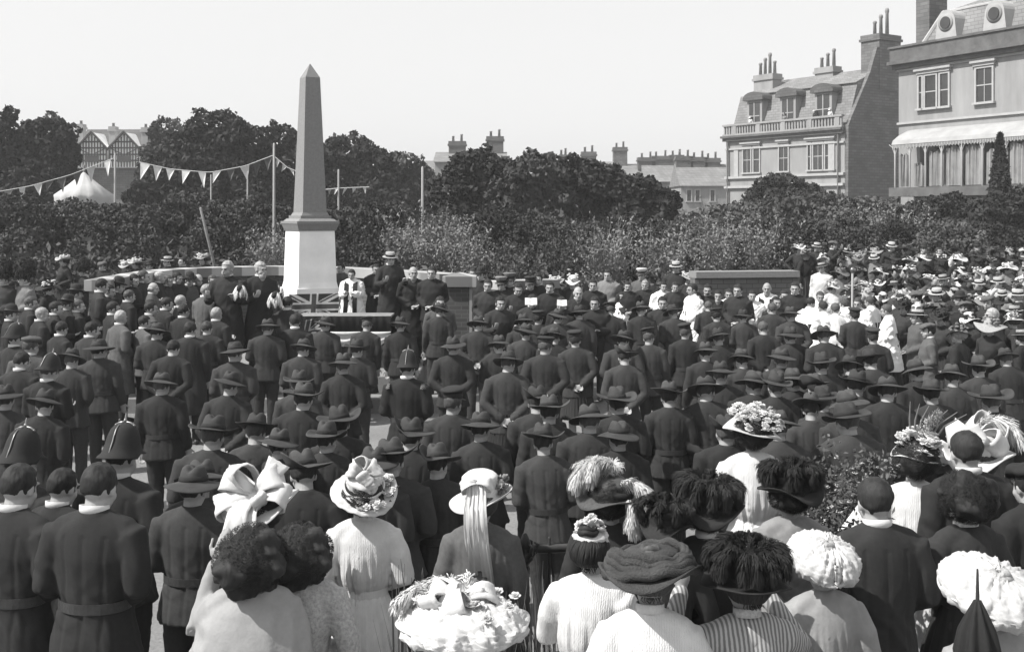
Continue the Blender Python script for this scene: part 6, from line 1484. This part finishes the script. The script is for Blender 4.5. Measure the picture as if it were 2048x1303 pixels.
# bandsmen in spiked helmets, bottom left
def wings(b):
    for s in (-1, 1):
        bm = BM(); rows = []
        for i in range(13):
            a = R(-100 + 200 * i / 12); rows.append([bm.verts.new((s * (.175 + rr * math.cos(a) * .45), rr * math.sin(a) * .95 - .01, z)) for rr, z in ((.06, 1.458), (.125, 1.405), (.125, 1.395), (.06, 1.446))])
        for p, q in zip(rows, rows[1:]):
            for k in range(4): bm.faces.new((p[k], p[(k + 1) % 4], q[(k + 1) % 4], q[k]))
        bm.faces.new(rows[0]); bm.faces.new(rows[-1])
        obj('shoulder_wing', bm, MATS.get('wing braid') or stripes('wing braid', .11, .02, 16, 'Y'), b, smooth=True)
for px, py, d, rz, lab, hx in ((192, 928, 5.45, -.15, 'largest bandsman in dark tunic, bareheaded with white collar, bottom left', 1.0), (30, 930, 5.6, -.3, 'bareheaded bandsman at the left edge, cut by the frame', 1.0), (238, 828, 6.9, -.2, 'bandsman in spiked helmet with bright back strip, behind the largest one', 1.0), (36, 838, 6.6, -.2, 'bandsman in spiked helmet at left edge', 1.0), (118, 938, 6.2, -.4, 'bareheaded bandsman between the two foremost ones', .97), (814, 690, None, -.1, 'bandsman in spiked helmet with striped shoulder wings among the slouch hats', 1.0)):
    bare = px in (192, 118, 30); top = 1.72 if bare else 1.69 + .17; loc = spot(px, py, top, d)
    if d: want = HC - (py - HOR) / FPX * d - loc.z; hx = want / top
    b = person(lab, 'bandsman', loc, rz, 'm', hx, 'clasp', .24, 0, ('tunic', BLACK), ('trousers', BLACK), None if bare else 'helmet', None, (.05, 0), ('short', HAIRD), None, WHITE, LEATHER, 'bandsmen in spiked helmets', d is not None and d < 7.5)
    if px == 814: wings(b)
# soldier just behind the ladies at the left
F = dict(sex='f')
front('woman in white bow hat with a broad ribbon tail, third lady from the left edge', 'woman', 522, 900, 1.86, -.1, 5.55, hatk=h_bow, hat_z=1.7, hat_tilt=(.16, -.12), hairk=('bouffant', HAIRD), coat=('bodice', BLACK), legs=('long', BLACK), pose='clasp', pitch=.0, **F)
front('bareheaded woman with big dark hair, pale draped cape and raised left arm', 'woman', 505, 1042, 1.68, .08, 4.75, hairk=('huge', HAIRD), coat=('cape', PALE), legs=('long', PALE), pose=('clasp', 'hair'), pitch=.0, **F)
front('bareheaded woman with big dark hair and lace collar beside the caped one', 'woman', 602, 1040, 1.68, .1, 5.0, hairk=('huge', HAIRD), coat=('bodice', LACE), legs=('long', PALE), pose='clasp', pitch=.0, collar=LACE, **F)
b = front('woman in white blouse and cream straw hat tilted back, seen from behind', 'woman', 728, 895, 1.82, .05, 6.0, hatk=h_cream, hat_tilt=(.42, .05), hat_z=1.69, hairk=('bouffant', HAIRD), coat=('blouse', LAWN), legs=('long', LAWN), pose='clasp', pitch=.0, belt=LAWN, collar=LAWN, **F)
front('person in grey tailored coat and white hat with long hanging ribbons', 'woman', 962, 884, 1.88, -.1, 5.9, sex='f', h=1.08, hatk=h_ribbon, hat_tilt=(.12, -.05), hat_z=1.695, hairk=('updo', HAIRB), coat=('lounge', TWEED), legs=('long', TWEED), pose='down', pitch=.0)
front('woman in wide white flower heaped hat at the bottom edge, seen from above', 'woman', 925, 1215, 1.88, .0, 4.3, sex='f', h=.9, hat_s=1.18, hatk=h_flat, hat_tilt=(.12, 0), hat_z=1.70, hairk=('updo', HAIRB), coat=('bodice', GREYC), legs=('long', GREYC), pose='clasp', pitch=.12)
front('woman in dark straw hat trimmed with white plumes', 'woman', 1222, 900, 1.8, -.15, 5.75, hatk=h_wings, hat_tilt=(.1, .06), hairk=('bouffant', HAIRD), coat=('bodice', BLACK), legs=('long', BLACK), pose='clasp', pitch=.0, **F)
front('woman in white with a small toque of white flowers, left of the brown hat', 'woman', 1182, 1008, 1.76, -.35, 5.05, hatk=h_flowers(3, .075, 46, WHITE, .026), hairk=('updo', HAIRD), coat=('blouse', LAWN), legs=('long', LAWN), pose='hold', pitch=.0, **F)
front('woman in white blouse under a wide brown velvet hat, bottom centre', 'woman', 1300, 1052, 1.75, -.12, 4.45, hatk=h_brown, hat_tilt=(.02, -.06), hairk=('updo', HAIRB), coat=('blouse', LAWN), legs=('long', NAVY), pose='clasp', pitch=.12, belt=NAVY, collar=LAWN, **F)
front('woman in black under a large black plumed hat with white neck ruffle', 'woman', 1412, 918, 1.8, .1, 5.5, hatk=h_black(2, .2, 16, BLACK, .15, .045), hat_tilt=(.1, .1), hairk=('bouffant', HAIRD), coat=('bodice', BLACK), legs=('long', BLACK), pose='clasp', pitch=.0, collar=WHITE, **F)
front('woman in striped blouse and bushy black feather hat raising a gloved hand', 'woman', 1492, 1052, 1.78, .15, 4.5, hatk=h_black(5, .2, 18, BLACK, .16, .045), hat_tilt=(.1, .0), hairk=('updo', HAIRD), coat=('bodice', STRIPE), legs=('long', BLACK), pose=('lift', 'lift'), pitch=.0, collar=LACE, **F)
front('woman in pale ruched tulle hat left of the man in black', 'woman', 1645, 1034, 1.78, .1, 5.0, hatk=h_ruched(CREAM, 2), hat_tilt=(.25, .15), hairk=('updo', HAIRG), coat=('blouse', PALE), legs=('long', PALE), pose='clasp', pitch=.0, **F)
front('woman in a black hat with a narrow white band, in front of the tulle hat', 'woman', 1580, 892, 1.8, .1, 5.9, hatk=h_black(7, .19, 12, BLACK, .14, .045), hairk=('bouffant', HAIRD), coat=('bodice', mat('grey striped silk', .2, .7, .15, 20)), legs=('long', GREYC), pose='clasp', pitch=.0, **F)
front('woman in white under a hat heaped with small white flowers, middle right', 'woman', 1506, 768, 1.78, -.1, 7.8, hatk=h_flowers(11, .17, 120, WHITE, .026), hat_tilt=(.1, .18), hairk=('bouffant', HAIRD), coat=('blouse', LAWN), legs=('long', LAWN), pose='clasp', pitch=.0, hat_s=1.1, **F)
front('bareheaded dark haired man in black coat with high white collar', 'man', 1752, 940, 1.76, .12, 5.35, sex='m', hairk=('short', HAIRD), coat=('lounge', BLACK), legs=('trousers', BLACK), pose='clasp', pitch=.12, collar=WHITE)
front('woman in light ruched dress, white feathered hat, arm bent, behind the bareheaded man', 'woman', 1832, 768, 1.95, -.2, 6.7, sex='f', h=1.04, hatk=h_flowers(17, .13, 60, WHITE, .03, True), hat_tilt=(.1, .2), hairk=('bouffant', HAIRD), coat=('blouse', LAWN), legs=('long', LAWN), pose=('clasp', 'hip'), pitch=.0)
front('woman in large white bowed hat at the right, farthest of the white hats', 'woman', 1955, 768, 1.93, .1, 6.85, sex='f', h=1.04, hatk=h_white(3), hat_tilt=(.1, -.1), hairk=('updo', HAIRB), coat=('blouse', LAWN), legs=('long', GREYC), pose='clasp', pitch=.0)
front('bareheaded man in dark coat and white collar below the large white bowed hat', 'man', 1935, 848, 1.76, .1, 6.3, sex='m', hairk=('short', HAIRD), coat=('lounge', BLACK), legs=('trousers', BLACK), pose='clasp', pitch=.12, collar=WHITE)
front('bareheaded woman with dark curls, white flower and lace collar at right', 'woman', 1928, 938, 1.69, .25, 5.6, hairk=('big', HAIRD), coat=('bodice', NAVY), legs=('long', BLACK), pose='clasp', pitch=.0, collar=LACE, **F)
front('woman in large pale tulle hat and pale blouse, bottom right corner', 'woman', 1985, 1080, 1.78, .2, 4.35, hatk=h_ruched(CREAM, 5, .215, .11), hat_tilt=(.3, .1), hairk=('updo', HAIRG), coat=('blouse', PALE), legs=('long', PALE), pose='clasp', pitch=.0, **F)
front('man in dark cap and coat at the right edge, behind the dark curls', 'man', 2062, 905, 1.8, .3, 6.0, sex='m', hatk='flatcap', hatm=BLACK, hairk=('short', HAIRD), coat=('lounge', BLACK), legs=('trousers', BLACK), pose='clasp', pitch=.12)
front('woman in dark dress and dark bonnet behind the brown velvet hat', 'woman', 1330, 985, 1.74, .1, 5.4, hatk=h_black(9, .15, 9, BLACK, .1, .04), hairk=('updo', HAIRD), coat=('bodice', NAVY), legs=('long', NAVY), pose='clasp', pitch=.0, **F)
front('soldier in slouch hat with bandolier just left of the white bow hat', 'soldier', 385, 912, 1.82, -.1, 6.3, sex='m', hatk='slouchc', hatm=FELT, hairk=('short', HAIRD), coat=('tunic', KHAKI), legs=('trousers', KHAKI), pose='clasp', pitch=.12, belt=LEATHER)
# closed black parasol in the corner
def parasol():
    d = 3.95; p = at(1955, 1205, d); root = empty('parasol', p); tag(root, 'closed black parasol held point upwards in the bottom right corner', 'parasol')
    bm = BM(); tube(bm, [(0, 0, -.55), (0, 0, .0), (0, 0, .12)], [.008, .008, .004], 8); obj('stick', bm, IRON, root, smooth=True)
    def wp(v):
        a = math.atan2(v.y, v.x); k = 1 + .16 * math.cos(8 * a + v.z * 6); return Vector((v.x * k, v.y * k, v.z))
    bm = BM(); lathe(bm, [(.0, .012), (.012, .01), (.03, -.03), (.06, -.1), (.075, -.18), (.06, -.28), (.035, -.36), (.02, -.4), (0, -.4)], 64, wp); obj('cover', bm, BLACK, root, smooth=True)
parasol()
# iron railing with finial, and the plants beside it
def railing():
    d = 6.15; p = at(1050, 1070, d); zg = ground_z(p.x, p.y); H = p.z - zg; root = empty('railing', (p.x, p.y, zg)); tag(root, 'black iron railing with a leafy finial beside the grey coat', 'railing')
    bm = BM(); tube(bm, [(0, 0, 0), (0, 0, H - .12)], .022, 10)
    po = obj('post', bm, IRON, root, smooth=True)
    bm = BM(); lathe(bm, [(0, H + .02), (.012, H + .01), (.03, H - .03), (.036, H - .06), (.02, H - .09), (.032, H - .105), (.05, H - .13), (.03, H - .15), (.022, H - .17), (0, H - .17)], 16); 
    for k in range(6): a = k * math.pi / 3; c, s = math.cos(a), math.sin(a); tube(bm, [(c * .03, s * .03, H - .12), (c * .065, s * .065, H - .09), (c * .075, s * .075, H - .05), (c * .055, s * .055, H - .04)], [.012, .012, .009, .006], 6)
    obj('finial', bm, METAL if False else IRON, po, smooth=True)
    dv = Vector((.98, .12, 0))
    for zz, r in ((H - .08, .025), (.15, .018)):
        bm = BM(); tube(bm, [dv * .02 + Vector((0, 0, zz)), dv * 2.2 + Vector((0, 0, zz + .02))], r, 8, .7); obj('rail', bm, IRON, root, smooth=True)
    for i in range(16):
        bm = BM(); q = dv * (.14 + i * .13); tube(bm, [q + Vector((0, 0, .05)), q + Vector((0, 0, H - .02))], [.009, .009], 6); obj('bar', bm, IRON, root, smooth=True)
railing()
def iris(label, px, py, d, n, seed, m, hgt=None, wpx=40):
    p = at(px, py, d); z0 = ground_z(p.x, p.y); H = p.z - z0; g = np.random.default_rng(seed); Q = []; k = d / FPX * wpx
    for i in range(n):
        a = g.uniform(0, 6.283); r0 = k * g.uniform(0, 1) ** .5; ln = H * g.uniform(.55, 1.05); sp = g.uniform(.02, .16); a2 = g.uniform(0, 6.283)
        dirv = np.array([math.cos(a2), math.sin(a2), 0.]); side = np.array([-dirv[1], dirv[0], 0.]) * .011; b0 = np.array([r0 * math.cos(a), r0 * math.sin(a), 0.]); pts = [b0 + dirv * sp * t ** 2 + np.array([0, 0, ln * t]) for t in (0, .35, .7, 1)]
        for j in range(3): w0, w1 = 1 - j * .25, 1 - (j + 1) * .3; Q += [pts[j] - side * w0, pts[j] + side * w0, pts[j + 1] + side * w1, pts[j + 1] - side * w1]
    root = empty('iris_clump', (p.x, p.y, z0)); tag(root, label, 'plant', 'plants along the railing'); inst('leaves', quads_mesh('leaves', np.array(Q), m), root)
    bm = BM(); lathe(bm, [(0, -.03), (k * .8, -.03), (k * .5, .04), (0, .06)], 10); obj('roots', bm, BARK, root)
iris('clump of long sword leaved plants right of the railing post', 1085, 1130, 5.85, 60, 1, LEAF_S); iris('second clump of sword leaves between grey coat and white arm', 1115, 1150, 5.7, 40, 2, LEAF_L); iris('low leafy clump left of the railing post', 1005, 1150, 5.6, 40, 3, LEAF_M); iris('thin sword leaved clump behind the flower heaped hat', 830, 1150, 5.4, 40, 4, LEAF_L)
def bedplant(label, px, py, d, wpx, n, seed, m):
    p = at(px, py, d); z0 = ground_z(p.x, p.y); H = p.z - z0; g = np.random.default_rng(seed); k = d / FPX * wpx
    n *= 2; a = g.uniform(0, 6.283, 60); rr = k * g.uniform(0, 1, 60) ** .5; hh = H * g.uniform(.55, 1.05, 60); idx = g.integers(0, 60, n); t = g.uniform(.15, 1, n)
    lean = g.normal(size=(60, 2)) * .12; P = np.stack([rr[idx] * np.cos(a[idx]) + lean[idx, 0] * t, rr[idx] * np.sin(a[idx]) * .8 + lean[idx, 1] * t, hh[idx] * t], 1) + g.normal(size=(n, 3)) * np.array([.035, .035, .02])
    root = empty('flowering_shrub', (p.x, p.y, z0)); tag(root, label, 'shrub', 'shrubs of the flower bed'); inst('leaves', quads_mesh('leaves', cards(P, .022, None, seed, 2.2), m), root)
    Pf = P[t > .88][:n // 16]; inst('blossoms', quads_mesh('blossoms', cards(Pf, .024, None, seed + 5, 1.0), mat('pale blossoms', .3, .8, .2)), root)
    bm = BM()
    for i in range(9): a = i * .7; tube(bm, [(0, 0, 0), (math.cos(a) * k * .3, math.sin(a) * k * .3, H * .4), (math.cos(a) * k * .6, math.sin(a) * k * .6, H * .8)], [.014, .009, .004], 6)
    obj('stems', bm, BARK, root)
bedplant('small leaved flowering shrub left of the bareheaded man', 1682, 912, 7.6, 36, 2600, 1, LEAF_M); bedplant('flowering shrub between black hat and bareheaded man', 1655, 950, 7.0, 40, 2200, 2, LEAF_M); bedplant('flowering shrub left of the light ruched dress', 1722, 900, 8.2, 34, 2600, 3, LEAF_L); bedplant('low flowering shrub nearest the tulle hat', 1680, 1010, 6.4, 36, 2200, 4, LEAF_M)

bpy.data.scenes.remove(TMP)
# ------------------------------------------------------------------ air
def haze():
    bm = BM(); box(bm, -190, 190, -12, 235, -1.6, 22); hm = bpy.data.materials.new('pale summer haze'); hm.use_nodes = True; t = hm.node_tree; t.nodes.clear()
    o = t.nodes.new('ShaderNodeOutputMaterial'); v = t.nodes.new('ShaderNodeVolumePrincipled'); v.inputs['Color'].default_value = (.95, .95, .95, 1); v.inputs['Density'].default_value = .0008; t.links.new(v.outputs[0], o.inputs['Volume'])
    tag(obj('haze', bm, hm), kind='stuff')
haze()
